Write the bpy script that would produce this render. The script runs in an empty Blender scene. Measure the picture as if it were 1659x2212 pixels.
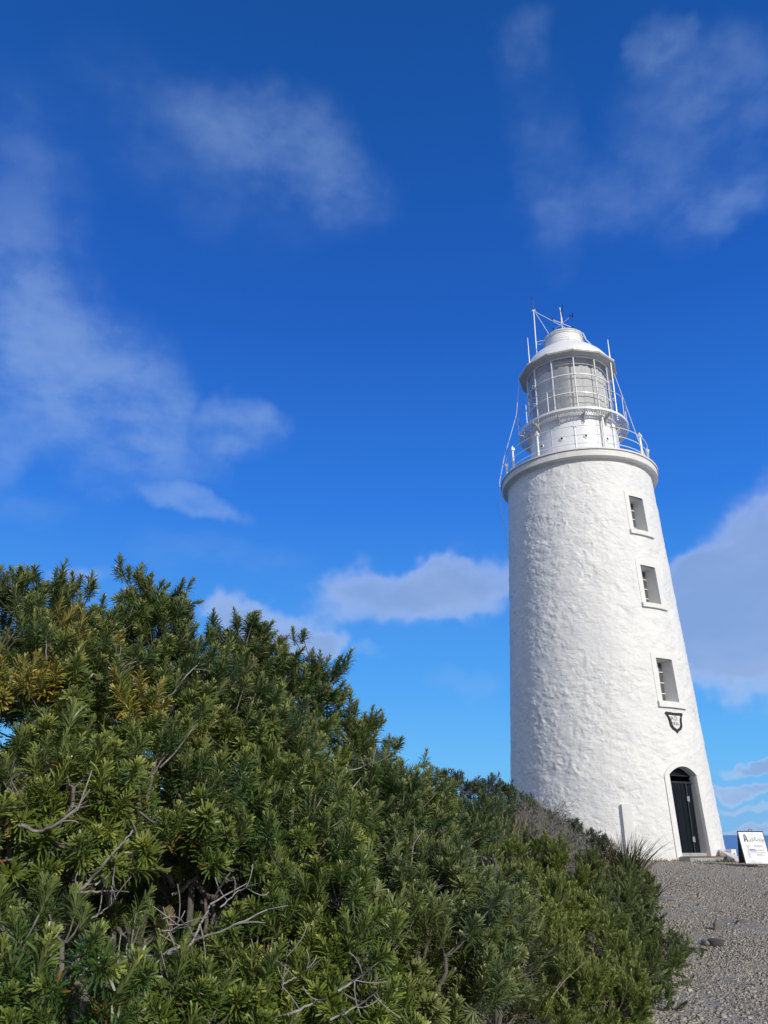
import bpy, math, numpy as np
from math import sin, cos, tan, radians as rad, pi, sqrt, atan2
from mathutils import Matrix, Vector
rng = np.random.default_rng(11)
S = bpy.context.scene
COL = S.collection

# ------------------------------------------------------------------ camera
EYE = np.array([0.0, 0.0, 1.6])
FPX = 3028.0 / 1.8228                       # focal length in 1659x2212 picture units
CAM_R = np.array([0.99998397, -0.00217672, 0.00522757])
CAM_U = np.array([-0.00566264, -0.38439335, 0.92315204])
CAM_F = np.array([0.0, 0.92316684, 0.38439951])
cd = bpy.data.cameras.new('camera'); co = bpy.data.objects.new('camera', cd); COL.objects.link(co)
cd.sensor_fit = 'VERTICAL'; cd.sensor_height = 36.0; cd.lens = 36.0 * 3028.0 / 4032.0
cd.clip_start = 0.1; cd.clip_end = 200000.0
co.matrix_world = Matrix(((CAM_R[0], CAM_U[0], -CAM_F[0], EYE[0]), (CAM_R[1], CAM_U[1], -CAM_F[1], EYE[1]),
                          (CAM_R[2], CAM_U[2], -CAM_F[2], EYE[2]), (0, 0, 0, 1)))
S.camera = co
S.view_settings.view_transform = 'Standard'; S.view_settings.look = 'None'
S.view_settings.exposure = 0.0; S.view_settings.gamma = 1.0; S.view_settings.use_curve_mapping = False

def pdir(px, py):                            # direction seen at a point of the 1659x2212 picture
    d = CAM_F + CAM_R * (px - 829.5) / FPX - CAM_U * (py - 1106.0) / FPX
    return d / np.linalg.norm(d)
def at(px, py, dist):                        # world point at a horizontal distance along that direction
    d = pdir(px, py); return EYE + d * dist / sqrt(d[0] ** 2 + d[1] ** 2)

# ------------------------------------------------------------------ light
TX, TY = 6.662, 24.0                         # tower axis
AZC = atan2(-TY, -TX)
SUN_AZ, SUN_EL = AZC + rad(47.0), rad(25.0)
sunv = Vector((cos(SUN_EL) * cos(SUN_AZ), cos(SUN_EL) * sin(SUN_AZ), sin(SUN_EL)))
sl = bpy.data.lights.new('sun', 'SUN'); so = bpy.data.objects.new('sun', sl); COL.objects.link(so)
sl.energy = 3.25; sl.angle = rad(0.5); sl.color = (1.0, 0.95, 0.87)
so.rotation_euler = sunv.to_track_quat('Z', 'Y').to_euler(); so.location = (20, -30, 30)

class NT:                                    # small node helper
    def __init__(s, nt): s.nt = nt; nt.nodes.clear()
    def n(s, typ, ins=None, **kw):
        nd = s.nt.nodes.new(typ)
        for k, v in kw.items(): setattr(nd, k, v)
        for k, v in (ins or {}).items():
            sk = nd.inputs[k]
            if isinstance(v, bpy.types.NodeSocket): s.nt.links.new(v, sk)
            else: sk.default_value = v
        return nd
    def m(s, op, a, b=0.0, c=None, clamp=False):
        d = {0: a, 1: b}
        if c is not None: d[2] = c
        return s.n('ShaderNodeMath', d, operation=op, use_clamp=clamp).outputs[0]
    def ramp(s, fac, stops, interp='LINEAR'):
        nd = s.n('ShaderNodeValToRGB', {0: fac}); e = nd.color_ramp.elements; nd.color_ramp.interpolation = interp
        while len(e) < len(stops): e.new(0.5)
        for q, (p, c) in zip(e, stops): q.position = p; q.color = (*c, 1.0) if len(c) == 3 else c
        return nd.outputs[0]
    def mix(s, f, a, b, blend='MIX'):
        nd = s.n('ShaderNodeMix', data_type='RGBA', blend_type=blend)
        for i, v in ((0, f), (6, a), (7, b)):
            if isinstance(v, bpy.types.NodeSocket): s.nt.links.new(v, nd.inputs[i])
            else: nd.inputs[i].default_value = v if i == 0 or len(v) == 4 else (*v, 1.0)
        return nd.outputs[2]
    def sstep(s, v, a, b):
        return s.n('ShaderNodeMapRange', {0: v, 1: a, 2: b, 3: 0.0, 4: 1.0}, interpolation_type='SMOOTHSTEP').outputs[0]

W = bpy.data.worlds.new('World'); S.world = W; W.use_nodes = True
t = NT(W.node_tree)
sky = t.n('ShaderNodeTexSky', sky_type='NISHITA', sun_disc=False, sun_elevation=SUN_EL, sun_rotation=(pi / 2 - SUN_AZ),
          altitude=100.0, air_density=1.0, dust_density=0.25, ozone_density=3.0)
dirv = t.n('ShaderNodeTexCoord').outputs['Generated']
CLOUD_SEED = 3.1
def wnoise(scale, detail, rough, dist=0.0, vec=dirv):
    return t.n('ShaderNodeTexNoise', {'Vector': vec, 'Scale': scale, 'Detail': detail, 'Roughness': rough, 'Distortion': dist}).outputs
warp = t.n('ShaderNodeVectorMath', {0: wnoise(7.0, 4.0, 0.6)[1], 1: (0.5, 0.5, 0.5)}, operation='SUBTRACT').outputs[0]
warp = t.n('ShaderNodeVectorMath', {0: warp, 'Scale': 0.12}, operation='SCALE').outputs[0]
wv = t.n('ShaderNodeVectorMath', {0: dirv, 1: warp}, operation='ADD').outputs[0]
stretch = t.n('ShaderNodeVectorMath', {0: dirv, 1: (1.0, 1.0, 1.7)}, operation='MULTIPLY').outputs[0]
stretch = t.n('ShaderNodeVectorMath', {0: stretch, 1: (CLOUD_SEED, 1.7, 0.4)}, operation='ADD').outputs[0]
nA = wnoise(8.0, 8.0, 0.52, 0.12, stretch)[0]
nB = wnoise(24.0, 6.0, 0.55, 0.1, stretch)[0]
def blob_sum(blobs):
    acc = None
    for px, py, rx, ry, wgt, ang in blobs:
        if py < 560 and px > 400: wgt *= 0.95 if px < 1000 else 1.25
        c = pdir(px, py); sc = np.dot(c, CAM_F)
        a = np.cross(c, [0, 0, 1]); a /= np.linalg.norm(a); b = np.cross(a, c)
        ca, sa = cos(rad(ang)), sin(rad(ang)); a, b = ca * a + sa * b, -sa * a + ca * b
        M = Matrix(((a[0], b[0], -c[0]), (a[1], b[1], -c[1]), (a[2], b[2], -c[2])))
        mp = t.n('ShaderNodeMapping', {'Vector': wv, 'Location': tuple(c), 'Rotation': tuple(M.to_euler()),
                 'Scale': (rx / FPX * sc * 1.6, ry / FPX * sc * 1.6, 1.0)}, vector_type='TEXTURE')
        g = t.n('ShaderNodeTexGradient', {'Vector': mp.outputs[0]}, gradient_type='SPHERICAL').outputs['Fac']
        g = t.m('MULTIPLY', t.sstep(g, 0.0, 0.75), wgt)
        acc = g if acc is None else t.m('MAXIMUM', acc, g) if wgt > 2 else t.m('ADD', acc, g)
    return acc
WISP_A = 0.50
WISP = [(430, 330, 230, 120, .13, -20), (620, 320, 190, 90, .42, -14), (720, 400, 100, 80, .13, -30), (540, 250, 100, 50, .12, 0),
        (1440, 105, 60, 45, .36, 20), (1480, 300, 190, 120, .17, 20), (1560, 440, 110, 52, .36, 10), (1570, 190, 90, 100, .16, 0),
        (1180, 340, 60, 150, .12, 10), (1330, 420, 170, 70, .12, 0), (1100, 110, 40, 60, .16, 0), (1200, 520, 50, 70, .12, 0),
        (40, 380, 110, 150, .10, 0), (60, 580, 120, 140, .18, -30), (120, 740, 165, 100, .46, -35), (270, 810, 120, 85, .55, -40),
        (60, 830, 130, 70, .40, -10), (210, 915, 170, 55, .34, 10), (515, 920, 70, 50, .85, 20), (160, 790, 240, 120, .34, -35), (30, 600, 130, 260, .22, 0), (330, 960, 130, 70, .30, 10), (-40, 800, 160, 140, .4, 0), (345, 925, 50, 65, .40, 0),
        (410, 1066, 90, 28, 1.0, -4), (230, 1020, 60, 50, .30, 0), (60, 1085, 80, 36, .25, 0), (0, 980, 50, 50, .3, 0),
        (480, 1200, 140, 45, .14, 0), (1010, 1490, 60, 25, .16, 0), (790, 1428, 32, 14, .6, 0)]
HEAP = [(840, 1285, 185, 62, .66, 5), (1030, 1258, 150, 72, .66, 0), (920, 1222, 90, 34, .3, 15), (600, 1362, 130, 46, .80, -12),
        (690, 1385, 70, 26, .5, -10), (480, 1345, 90, 28, .4, 0), (170, 1240, 60, 24, .4, 0),
        (1600, 1300, 180, 130, .72, 30), (1575, 1390, 150, 85, .6, 0), (1660, 1180, 130, 120, .6, 40), (1490, 1250, 80, 50, .3, 30),
        (1630, 1640, 60, 12, .8, 4), (1590, 1690, 80, 15, .85, 2), (1620, 1722, 70, 7, .6, 0), (1600, 1772, 110, 14, .8, 0),
        (1640, 1805, 90, 9, .5, 0), (1750, 1440, 190, 100, .6, 0)]
sw = blob_sum(WISP); sh = blob_sum(HEAP)
nC = wnoise(60.0, 5.0, 0.6, 0.0, stretch)[0]
nw = t.m('ADD', t.m('MULTIPLY', nA, 0.95), t.m('ADD', t.m('MULTIPLY', nB, 0.42), t.m('MULTIPLY', nC, 0.10)))
dw = t.m('MULTIPLY', sw, t.m('ADD', 0.18, t.m('MULTIPLY', t.sstep(nw, 0.54, 1.00), 1.15)), clamp=False)
dw = t.m('DIVIDE', t.m('MULTIPLY', dw, 1.5), t.m('ADD', 1.0, dw))
dh = t.sstep(t.m('ADD', t.m('MULTIPLY', sh, 0.70), t.m('MULTIPLY', nw, 0.95)), 0.68, 1.45)
dh = t.m('MULTIPLY', dh, t.sstep(sh, 0.0, 0.55), clamp=True)
ele = t.n('ShaderNodeSeparateXYZ', {0: dirv}).outputs[2]
deep = t.ramp(ele, [(0.0, (1.7, 4.6, 8.4)), (0.08, (1.15, 4.8, 9.5)), (0.165, (0.70, 3.75, 9.4)), (0.385, (0.22, 2.0, 7.9)), (0.59, (0.10, 1.16, 5.6)), (0.83, (0.05, 0.80, 3.6)), (1.0, (0.05, 0.7, 3.3))])
skyc = t.mix(0.9, sky.outputs[0], deep)
c1 = t.mix(t.m('MULTIPLY', dw, WISP_A), skyc, (3.6, 5.3, 8.2))
hcol = t.mix(t.sstep(t.m('ADD', t.m('MULTIPLY', dh, 0.6), t.m('MULTIPLY', nA, 0.5)), 0.45, 0.95), (5.4, 6.2, 8.2), (2.6, 3.9, 6.8))
c2 = t.mix(t.m('MULTIPLY', dh, 0.8), c1, hcol)
# unseen broken cloud added behind and left of the camera as neutral fill light
behind = t.n('ShaderNodeVectorMath', {0: dirv, 1: (0.35, -0.94, 0.0)}, operation='DOT_PRODUCT').outputs['Value']
side = t.n('ShaderNodeVectorMath', {0: dirv, 1: (-0.93, 0.1, 0.0)}, operation='DOT_PRODUCT').outputs['Value']
cov = t.m('MAXIMUM', t.sstep(behind, 0.0, 0.35), t.m('MULTIPLY', t.sstep(side, 0.6, 0.85), 0.6))
fill_cloud = t.m('MULTIPLY', cov, t.sstep(nw, 0.5, 0.75), clamp=True)
c2 = t.mix(t.m('MULTIPLY', fill_cloud, 0.95), c2, (5.4, 5.4, 5.5))
SKY_STRENGTH = 0.10
bg = t.n('ShaderNodeBackground', {'Color': c2, 'Strength': SKY_STRENGTH})
t.n('ShaderNodeOutputWorld', {'Surface': bg.outputs[0]})

# ------------------------------------------------------------------ materials
def mat(name):
    m = bpy.data.materials.new(name); m.use_nodes = True; return m, NT(m.node_tree)
def out(t, sh): t.n('ShaderNodeOutputMaterial', {'Surface': sh})
def pbsdf(t, **kw):
    nm = {'col': 'Base Color', 'rough': 'Roughness', 'metal': 'Metallic', 'spec': 'Specular IOR Level', 'normal': 'Normal', 'coat': 'Coat Weight'}
    d = {}
    for k, v in kw.items():
        if k == 'col' and not isinstance(v, bpy.types.NodeSocket) and len(v) == 3: v = (*v, 1.0)
        d[nm[k]] = v
    return t.n('ShaderNodeBsdfPrincipled', d).outputs[0]
def tnoise(t, scale, detail=4.0, rough=0.55, dist=0.0, vec=None):
    v = vec or t.n('ShaderNodeTexCoord').outputs['Object']
    return t.n('ShaderNodeTexNoise', {'Vector': v, 'Scale': scale, 'Detail': detail, 'Roughness': rough, 'Distortion': dist}).outputs[0]
def bump(t, h, dist, strength=1.0): return t.n('ShaderNodeBump', {'Height': h, 'Distance': dist, 'Strength': strength}).outputs[0]
def simple(name, c, rough=0.5, var=0.12, scale=8.0, bd=0.0, metal=0.0, spec=0.5):
    m, t = mat(name)
    n = tnoise(t, scale, 5.0)
    c = np.array(c)
    col = t.ramp(n, [(0.3, tuple(c * (1 - var))), (0.7, tuple(np.minimum(c * (1 + var), 1)))])
    kw = dict(col=col, rough=rough, metal=metal, spec=spec)
    if bd: kw['normal'] = bump(t, tnoise(t, scale * 5, 4.0), bd)
    out(t, pbsdf(t, **kw)); return m
def wall_material():
    m, t = mat('white_painted_render')
    tc = t.n('ShaderNodeTexCoord').outputs['Object']
    st = t.n('ShaderNodeMapping', {'Vector': tc, 'Scale': (1, 1, 0.16)}).outputs[0]
    base = t.ramp(tnoise(t, 1.6, 5.0, 0.6, 0, tc), [(0.3, (0.70, 0.705, 0.705)), (0.62, (0.80, 0.795, 0.77))])
    streak = t.sstep(tnoise(t, 2.6, 5.0, 0.65, 0.2, st), 0.60, 0.82)
    col = t.mix(t.m('MULTIPLY', streak, 0.35), base, (0.56, 0.57, 0.55))
    chip = t.sstep(tnoise(t, 9.0, 3.0, 0.5, 0, tc), 0.725, 0.76)
    col = t.mix(t.m('MULTIPLY', chip, 0.25), col, (0.42, 0.42, 0.40))
    sq = t.n('ShaderNodeMapping', {'Vector': tc, 'Scale': (1, 1, 1.7)}).outputs[0]
    h = t.m('ADD', tnoise(t, 9.0, 5.0, 0.6, 0.5, sq), t.m('MULTIPLY', tnoise(t, 34.0, 3.0, 0.6, 0, tc), 0.3))
    wv = t.n('ShaderNodeVectorMath', {0: t.n('ShaderNodeTexNoise', {'Vector': tc, 'Scale': 5.0, 'Detail': 3.0}).outputs[1], 'Scale': 0.30}, operation='SCALE').outputs[0]
    vv = t.n('ShaderNodeMapping', {'Vector': t.n('ShaderNodeVectorMath', {0: tc, 1: wv}, operation='ADD').outputs[0], 'Scale': (3.6, 3.6, 6.0)}).outputs[0]
    vor = t.n('ShaderNodeTexVoronoi', {'Vector': vv, 'Scale': 1.0, 'Smoothness': 0.35}, feature='SMOOTH_F1').outputs['Distance']
    amt = t.sstep(tnoise(t, 0.9, 3.0, 0.5, 0, tc), 0.34, 0.62)
    n0 = bump(t, t.m('MULTIPLY', t.m('MULTIPLY', vor, -1.0), t.m('ADD', t.m('MULTIPLY', amt, 0.9), 0.2)), 0.032, 0.8)
    nb = t.n('ShaderNodeBump', {'Height': h, 'Distance': 0.020, 'Strength': 0.9, 'Normal': n0}).outputs[0]
    out(t, pbsdf(t, col=col, rough=0.62, spec=0.3, normal=nb)); return m
M = {}
M['wall'] = wall_material()
M['trim'] = simple('smooth_white_render', (0.74, 0.74, 0.72), 0.55, 0.05, 5.0, 0.004)
M['wall_smooth'] = simple('bounce_brightened_reveal', (0.84, 0.84, 0.82), 0.6, 0.04, 6.0, 0.004)  # whiter than the trim: bounced light put into the reveal colour
M['cornice'] = simple('off_white_concrete', (0.73, 0.72, 0.69), 0.6, 0.08, 3.0, 0.005)
M['white_metal'] = simple('white_gloss_paint', (0.80, 0.80, 0.79), 0.3, 0.04, 4.0)
M['dome'] = simple('white_dome_paint', (0.80, 0.80, 0.80), 0.42, 0.03, 2.0)
M['worn_white'] = simple('worn_white_paint', (0.66, 0.66, 0.64), 0.45, 0.22, 22.0)
M['drum'] = simple('white_sheet_metal', (0.78, 0.79, 0.80), 0.26, 0.03, 1.5)
M['grey_metal'] = simple('grey_painted_grating', (0.55, 0.55, 0.54), 0.5, 0.1, 9.0)
M['black'] = simple('black_paint', (0.016, 0.017, 0.024), 0.45, 0.2, 12.0)
M['ink'] = simple('dark_printing_ink', (0.035, 0.04, 0.05), 0.5, 0.1, 12.0)
M['grey_ink'] = simple('grey_printing_ink', (0.33, 0.35, 0.38), 0.5, 0.1, 12.0)
M['blue_ink'] = simple('blue_marker_ink', (0.06, 0.12, 0.42), 0.5, 0.1, 12.0)
M['blue_tape'] = simple('pale_blue_sticker', (0.25, 0.36, 0.62), 0.5, 0.1, 12.0)
M['door'] = simple('navy_door_paint', (0.004, 0.008, 0.015), 0.5, 0.25, 5.0, 0.003, 0.0, 0.2)
M['door_trim'] = simple('charcoal_door_paint', (0.014, 0.018, 0.025), 0.5, 0.2, 6.0)
M['hinge'] = simple('worn_galvanised_steel', (0.36, 0.37, 0.36), 0.5, 0.2, 30.0, 0.0, 0.3)
M['slate'] = simple('grey_green_step_stone', (0.34, 0.37, 0.35), 0.65, 0.22, 5.0, 0.008)
M['tile_red'] = simple('red_brown_step_edge', (0.23, 0.12, 0.09), 0.7, 0.2, 9.0)
M['dark_void'] = simple('dark_interior', (0.03, 0.035, 0.04), 0.8, 0.1, 3.0)
M['board'] = simple('white_sign_board', (0.82, 0.83, 0.84), 0.4, 0.02, 3.0)
M['timber'] = simple('dark_weathered_timber', (0.085, 0.06, 0.045), 0.75, 0.3, 9.0, 0.006)
M['cable'] = simple('pale_cable', (0.70, 0.71, 0.72), 0.5, 0.05, 9.0)
def glass_mat(name, refl, tint):
    m, t = mat(name)
    lw = t.n('ShaderNodeLayerWeight', {'Blend': 0.25}).outputs['Fresnel']
    f = t.m('ADD', t.m('MULTIPLY', lw, 0.7), refl, clamp=True)
    g = t.n('ShaderNodeBsdfGlossy', {'Color': (1, 1, 1, 1), 'Roughness': 0.04, 'Normal': bump(t, tnoise(t, 3.0, 2.0), 0.01, 0.5)})
    tr = t.n('ShaderNodeBsdfTransparent', {'Color': (*tint, 1)})
    out(t, t.n('ShaderNodeMixShader', {0: f, 1: tr.outputs[0], 2: g.outputs[0]}).outputs[0]); return m
M['glass'] = glass_mat('lantern_glass', 0.10, (0.95, 0.965, 0.97))
def pane_material():
    m, t = mat('dark_window_glass')
    out(t, pbsdf(t, col=(0.11, 0.115, 0.12), rough=0.10, spec=0.5)); return m
M['pane'] = pane_material()
def curtain_material():
    m, t = mat('pale_lantern_curtain')
    col = t.ramp(tnoise(t, 3.0, 3.0), [(0.3, (0.82, 0.80, 0.76)), (0.7, (0.90, 0.885, 0.855))])
    d = t.n('ShaderNodeBsdfDiffuse', {'Color': col}); tl = t.n('ShaderNodeBsdfTranslucent', {'Color': col})
    out(t, t.n('ShaderNodeMixShader', {0: 0.35, 1: d.outputs[0], 2: tl.outputs[0]}).outputs[0]); return m
M['curtain'] = curtain_material()
def leaf_material(name, under, gloss, trans):
    m, t = mat(name)
    a = t.n('ShaderNodeVertexColor', layer_name='tint').outputs[0]
    geo = t.n('ShaderNodeNewGeometry').outputs['Backfacing']
    col = t.mix(geo, a, t.mix(0.4, a, under))
    p = pbsdf(t, col=col, rough=gloss, spec=0.38)
    tl = t.n('ShaderNodeBsdfTranslucent', {'Color': t.mix(0.4, a, (0.16, 0.22, 0.03))})
    out(t, t.n('ShaderNodeMixShader', {0: trans, 1: p, 2: tl.outputs[0]}).outputs[0]); return m
M['leaf'] = leaf_material('banksia_leaf', (0.22, 0.26, 0.13), 0.38, 0.22)
M['heath'] = leaf_material('heath_leaf', (0.16, 0.19, 0.09), 0.5, 0.22)
M['blade'] = leaf_material('sedge_blade', (0.14, 0.13, 0.08), 0.55, 0.15)
def bark_material():
    m, t = mat('grey_bark')
    n = tnoise(t, 30.0, 5.0, 0.6)
    col = t.ramp(n, [(0.28, (0.075, 0.062, 0.052)), (0.55, (0.17, 0.152, 0.135)), (0.78, (0.30, 0.28, 0.255))])
    out(t, pbsdf(t, col=col, rough=0.85, spec=0.2, normal=bump(t, n, 0.003))); return m
M['bark'] = bark_material()
M['pale_branch'] = simple('weathered_pale_branch', (0.26, 0.245, 0.225), 0.85, 0.3, 40.0, 0.002)
M['cone'] = simple('brown_banksia_cone', (0.16, 0.10, 0.065), 0.9, 0.4, 60.0, 0.003)
M['dead_twig'] = simple('dead_grey_twig', (0.215, 0.20, 0.175), 0.85, 0.35, 25.0)
def ground_material():
    m, t = mat('gravel_and_soil')
    tc = t.n('ShaderNodeTexCoord').outputs['Object']
    vor = t.n('ShaderNodeTexVoronoi', {'Vector': tc, 'Scale': 55.0}, feature='F1')
    cell = t.n('ShaderNodeSeparateColor', {0: vor.outputs['Color']}).outputs[0]
    st = t.ramp(cell, [(0.0, (0.18, 0.168, 0.148)), (0.5, (0.33, 0.31, 0.275)), (0.9, (0.44, 0.415, 0.37)), (1.0, (0.58, 0.56, 0.52))])
    big = tnoise(t, 0.7, 5.0, 0.6, 0, tc)
    col = t.mix(t.sstep(big, 0.42, 0.7), st, t.mix(0.5, st, (0.20, 0.165, 0.13)))
    h = t.m('ADD', t.m('MULTIPLY', vor.outputs['Distance'], -1.0), t.m('MULTIPLY', tnoise(t, 120.0, 3.0), 0.3))
    xyz = t.n('ShaderNodeSeparateXYZ', {0: tc}).outputs
    off = t.m('SUBTRACT', xyz[0], t.m('ADD', t.m('MULTIPLY', xyz[1], 0.27), -0.35))
    off = t.m('ADD', off, t.m('MULTIPLY', t.m('SUBTRACT', big, 0.5), 1.2))
    soil = t.ramp(tnoise(t, 14.0, 5.0, 0.7, 0, tc), [(0.3, (0.030, 0.024, 0.018)), (0.6, (0.065, 0.05, 0.035)), (0.8, (0.13, 0.10, 0.065))])
    soil = t.mix(t.sstep(tnoise(t, 1.1, 5.0, 0.6, 0, tc), 0.42, 0.58), soil, t.ramp(tnoise(t, 22.0, 4.0, 0.7, 0, tc), [(0.35, (0.022, 0.038, 0.012)), (0.7, (0.075, 0.095, 0.03))]))
    col = t.mix(t.sstep(off, -0.25, 0.25), soil, col)
    out(t, pbsdf(t, col=col, rough=0.9, spec=0.2, normal=bump(t, h, 0.012, 1.0))); return m
M['ground'] = ground_material()
def stone_material():
    m, t = mat('crushed_gravel_stone')
    a = t.n('ShaderNodeVertexColor', layer_name='tint').outputs[0]
    n = tnoise(t, 90.0, 3.0)
    col = t.mix(t.m('MULTIPLY', n, 0.5), a, t.mix(0.5, a, (0.1, 0.095, 0.085)))
    out(t, pbsdf(t, col=col, rough=0.85, spec=0.25)); return m
M['stone'] = stone_material()
def sea_material():
    m, t = mat('sea_water')
    h = tnoise(t, 0.05, 8.0, 0.7)
    out(t, pbsdf(t, col=(0.12, 0.27, 0.52), rough=0.5, spec=0.4, normal=bump(t, h, 1.2, 0.5))); return m
M['sea'] = sea_material()

# ------------------------------------------------------------------ mesh helpers
def mesh_np(name, V, F, m, parent=None, smooth=False, tint=None, mats=None, midx=None):
    """V (n,3); F (k,4) quads or list of polygons"""
    me = bpy.data.meshes.new(name)
    V = np.ascontiguousarray(V, np.float32)
    if isinstance(F, np.ndarray):
        k, s = F.shape
        me.vertices.add(len(V)); me.vertices.foreach_set('co', V.ravel())
        me.loops.add(k * s); me.loops.foreach_set('vertex_index', F.astype(np.int32).ravel())
        me.polygons.add(k); me.polygons.foreach_set('loop_start', np.arange(0, k * s, s, dtype=np.int32))
        try: me.polygons.foreach_set('loop_total', np.full(k, s, np.int32))
        except Exception: pass
        me.update(calc_edges=True)
    else:
        me.from_pydata(V.tolist(), [], F)
    if smooth: me.polygons.foreach_set('use_smooth', np.ones(len(me.polygons), bool))
    if tint is not None:
        a = me.color_attributes.new('tint', 'FLOAT_COLOR', 'POINT')
        c = np.ones((len(V), 4), np.float32); c[:, :3] = tint; a.data.foreach_set('color', c.ravel())
    me.materials.append(m)
    me.validate(); me.update()
    o = bpy.data.objects.new(name, me); COL.objects.link(o)
    if parent is not None: o.parent = parent
    return o
class MB:
    def __init__(s): s.v = []; s.f = []
    def add(s, V, F):
        o = len(s.v); s.v.extend([tuple(map(float, p)) for p in V]); s.f.extend([tuple(int(i) + o for i in f) for f in F])
    def build(s, name, m, parent=None, smooth=False): return mesh_np(name, np.array(s.v), s.f, m, parent, smooth)
    def tube(s, pts, r, n=8, caps=True):
        P = np.array(pts, float); k = len(P); r = np.full(k, r) if np.isscalar(r) else np.array(r)
        T = np.gradient(P, axis=0); T /= np.linalg.norm(T, axis=1)[:, None] + 1e-12
        ref = np.array([0, 0, 1.0]) if abs(T[0][2]) < 0.9 else np.array([1.0, 0, 0])
        V = []
        for i in range(k):
            a = np.cross(T[i], ref); a /= np.linalg.norm(a); b = np.cross(T[i], a); ref = np.cross(a, T[i]) if False else ref
            for j in range(n): V.append(P[i] + r[i] * (cos(2 * pi * j / n) * a + sin(2 * pi * j / n) * b))
        F = [(i * n + j, i * n + (j + 1) % n, (i + 1) * n + (j + 1) % n, (i + 1) * n + j) for i in range(k - 1) for j in range(n)]
        if caps: F += [tuple(range(n))[::-1], tuple(range((k - 1) * n, k * n))]
        s.add(V, F)
    def box(s, c, size, rot=None):
        V = np.array([[x, y, z] for x in (-.5, .5) for y in (-.5, .5) for z in (-.5, .5)]) * np.array(size)
        if rot is not None: V = V @ np.array(rot).T
        s.add(V + np.array(c), [(0, 1, 3, 2), (4, 6, 7, 5), (0, 4, 5, 1), (2, 3, 7, 6), (0, 2, 6, 4), (1, 5, 7, 3)])
    def lathe(s, prof, n=96, off=0.0):
        V = []; k = len(prof)
        for i in range(n):
            a = off + 2 * pi * i / n
            for r, z in prof: V.append((r * sin(a), -r * cos(a), z))
        F = [(i * k + j, ((i + 1) % n) * k + j, ((i + 1) % n) * k + j + 1, i * k + j + 1) for i in range(n) for j in range(k - 1)]
        s.add(V, F)
    def prism(s, poly, f0, f1):               # polygon extruded between two mappings of (x, y)
        n = len(poly); V = [f0(*p) for p in poly] + [f1(*p) for p in poly]
        s.add(V, [tuple(range(n))[::-1], tuple(range(n, 2 * n))] + [(i, (i + 1) % n, n + (i + 1) % n, n + i) for i in range(n)])
def text_geo(body, size):
    cu = bpy.data.curves.new('text', 'FONT'); cu.body = body; cu.size = size; cu.align_x = 'LEFT'; cu.resolution_u = 3
    ob = bpy.data.objects.new('text', cu); COL.objects.link(ob)
    dg = bpy.context.evaluated_depsgraph_get(); me = bpy.data.meshes.new_from_object(ob.evaluated_get(dg))
    V = np.array([v.co[:] for v in me.vertices]); F = [tuple(p.vertices) for p in me.polygons]
    bpy.data.objects.remove(ob); bpy.data.curves.remove(cu); bpy.data.meshes.remove(me)
    return V, F
def empty(name, loc, rz=0.0):
    o = bpy.data.objects.new(name, None); COL.objects.link(o); o.location = tuple(map(float, loc)); o.rotation_euler = (0, 0, rz); o.empty_display_size = 0.2; return o
def tag(o, label=None, cat=None, group=None, kind=None):
    for k, v in (('label', label), ('category', cat), ('group', group), ('kind', kind)):
        if v: o[k] = v
    return o
# value noise in numpy
_perm = np.random.default_rng(3).permutation(4096); _val = np.random.default_rng(4).uniform(-1, 1, 4096)
def vnoise(P):
    P = np.asarray(P, float); I = np.floor(P).astype(np.int64); f = P - I; f = f * f * f * (f * (f * 6 - 15) + 10)
    def h(dx, dy, dz):
        return _val[_perm[(_perm[(_perm[(I[..., 0] + dx) & 4095] + I[..., 1] + dy) & 4095] + I[..., 2] + dz) & 4095]]
    x, y, z = f[..., 0], f[..., 1], f[..., 2]
    l = lambda a, b, u: a + (b - a) * u
    return l(l(l(h(0, 0, 0), h(1, 0, 0), x), l(h(0, 1, 0), h(1, 1, 0), x), y), l(l(h(0, 0, 1), h(1, 0, 1), x), l(h(0, 1, 1), h(1, 1, 1), x), y), z)
def fbm(P, oct=4, g=0.5):
    s = 0; a = 1.0
    for i in range(oct): s = s + a * vnoise(P * 2 ** i + 17.3 * i); a *= g
    return s

# ------------------------------------------------------------------ terrain and sea
def gz(x, y):                                 # ground height
    x = np.asarray(x, float); y = np.asarray(y, float)
    d = np.clip(y / 19.0, -1.0, 1.0)
    z = 0.96 * d + 0.02 * np.sin(x * 1.3 + y * 0.7) * np.clip(1 - (y - 17) / 3, 0, 1)
    left = np.clip((4.2 * np.clip(y / 14, 0.3, 1) - x) / 6.0, 0, 1)
    z = z + 0.45 * left * np.clip(y / 8, 0, 1)
    far = np.clip((y - 30.0) / 120.0, 0, None); z = z - 45.0 * far ** 1.3
    side = np.clip((np.abs(x - 4) - 34.0) / 100.0, 0, None); z = z - 40.0 * side ** 1.3
    return np.maximum(z, -160.0)
g1 = np.concatenate([-np.geomspace(4000, 12, 40), np.arange(-11.9, 24.0, 0.22), np.geomspace(24.2, 4000, 42)])
g2 = np.concatenate([-np.geomspace(300, 4.2, 16), np.arange(-4.0, 32.0, 0.22), np.geomspace(32.2, 600, 40)])
GX, GY = np.meshgrid(g1, g2, indexing='ij')
GV = np.stack([GX, GY, gz(GX, GY)], -1)
GV[..., 2] += 0.012 * fbm(GV * 2.0, 3) * (np.abs(GY) < 40)
na, nb = GX.shape; ii = np.arange(na * nb).reshape(na, nb)
GF = np.stack([ii[:-1, :-1], ii[1:, :-1], ii[1:, 1:], ii[:-1, 1:]], -1).reshape(-1, 4)
tag(mesh_np('ground', GV.reshape(-1, 3), GF, M['ground'], smooth=True), kind='structure')
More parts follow.
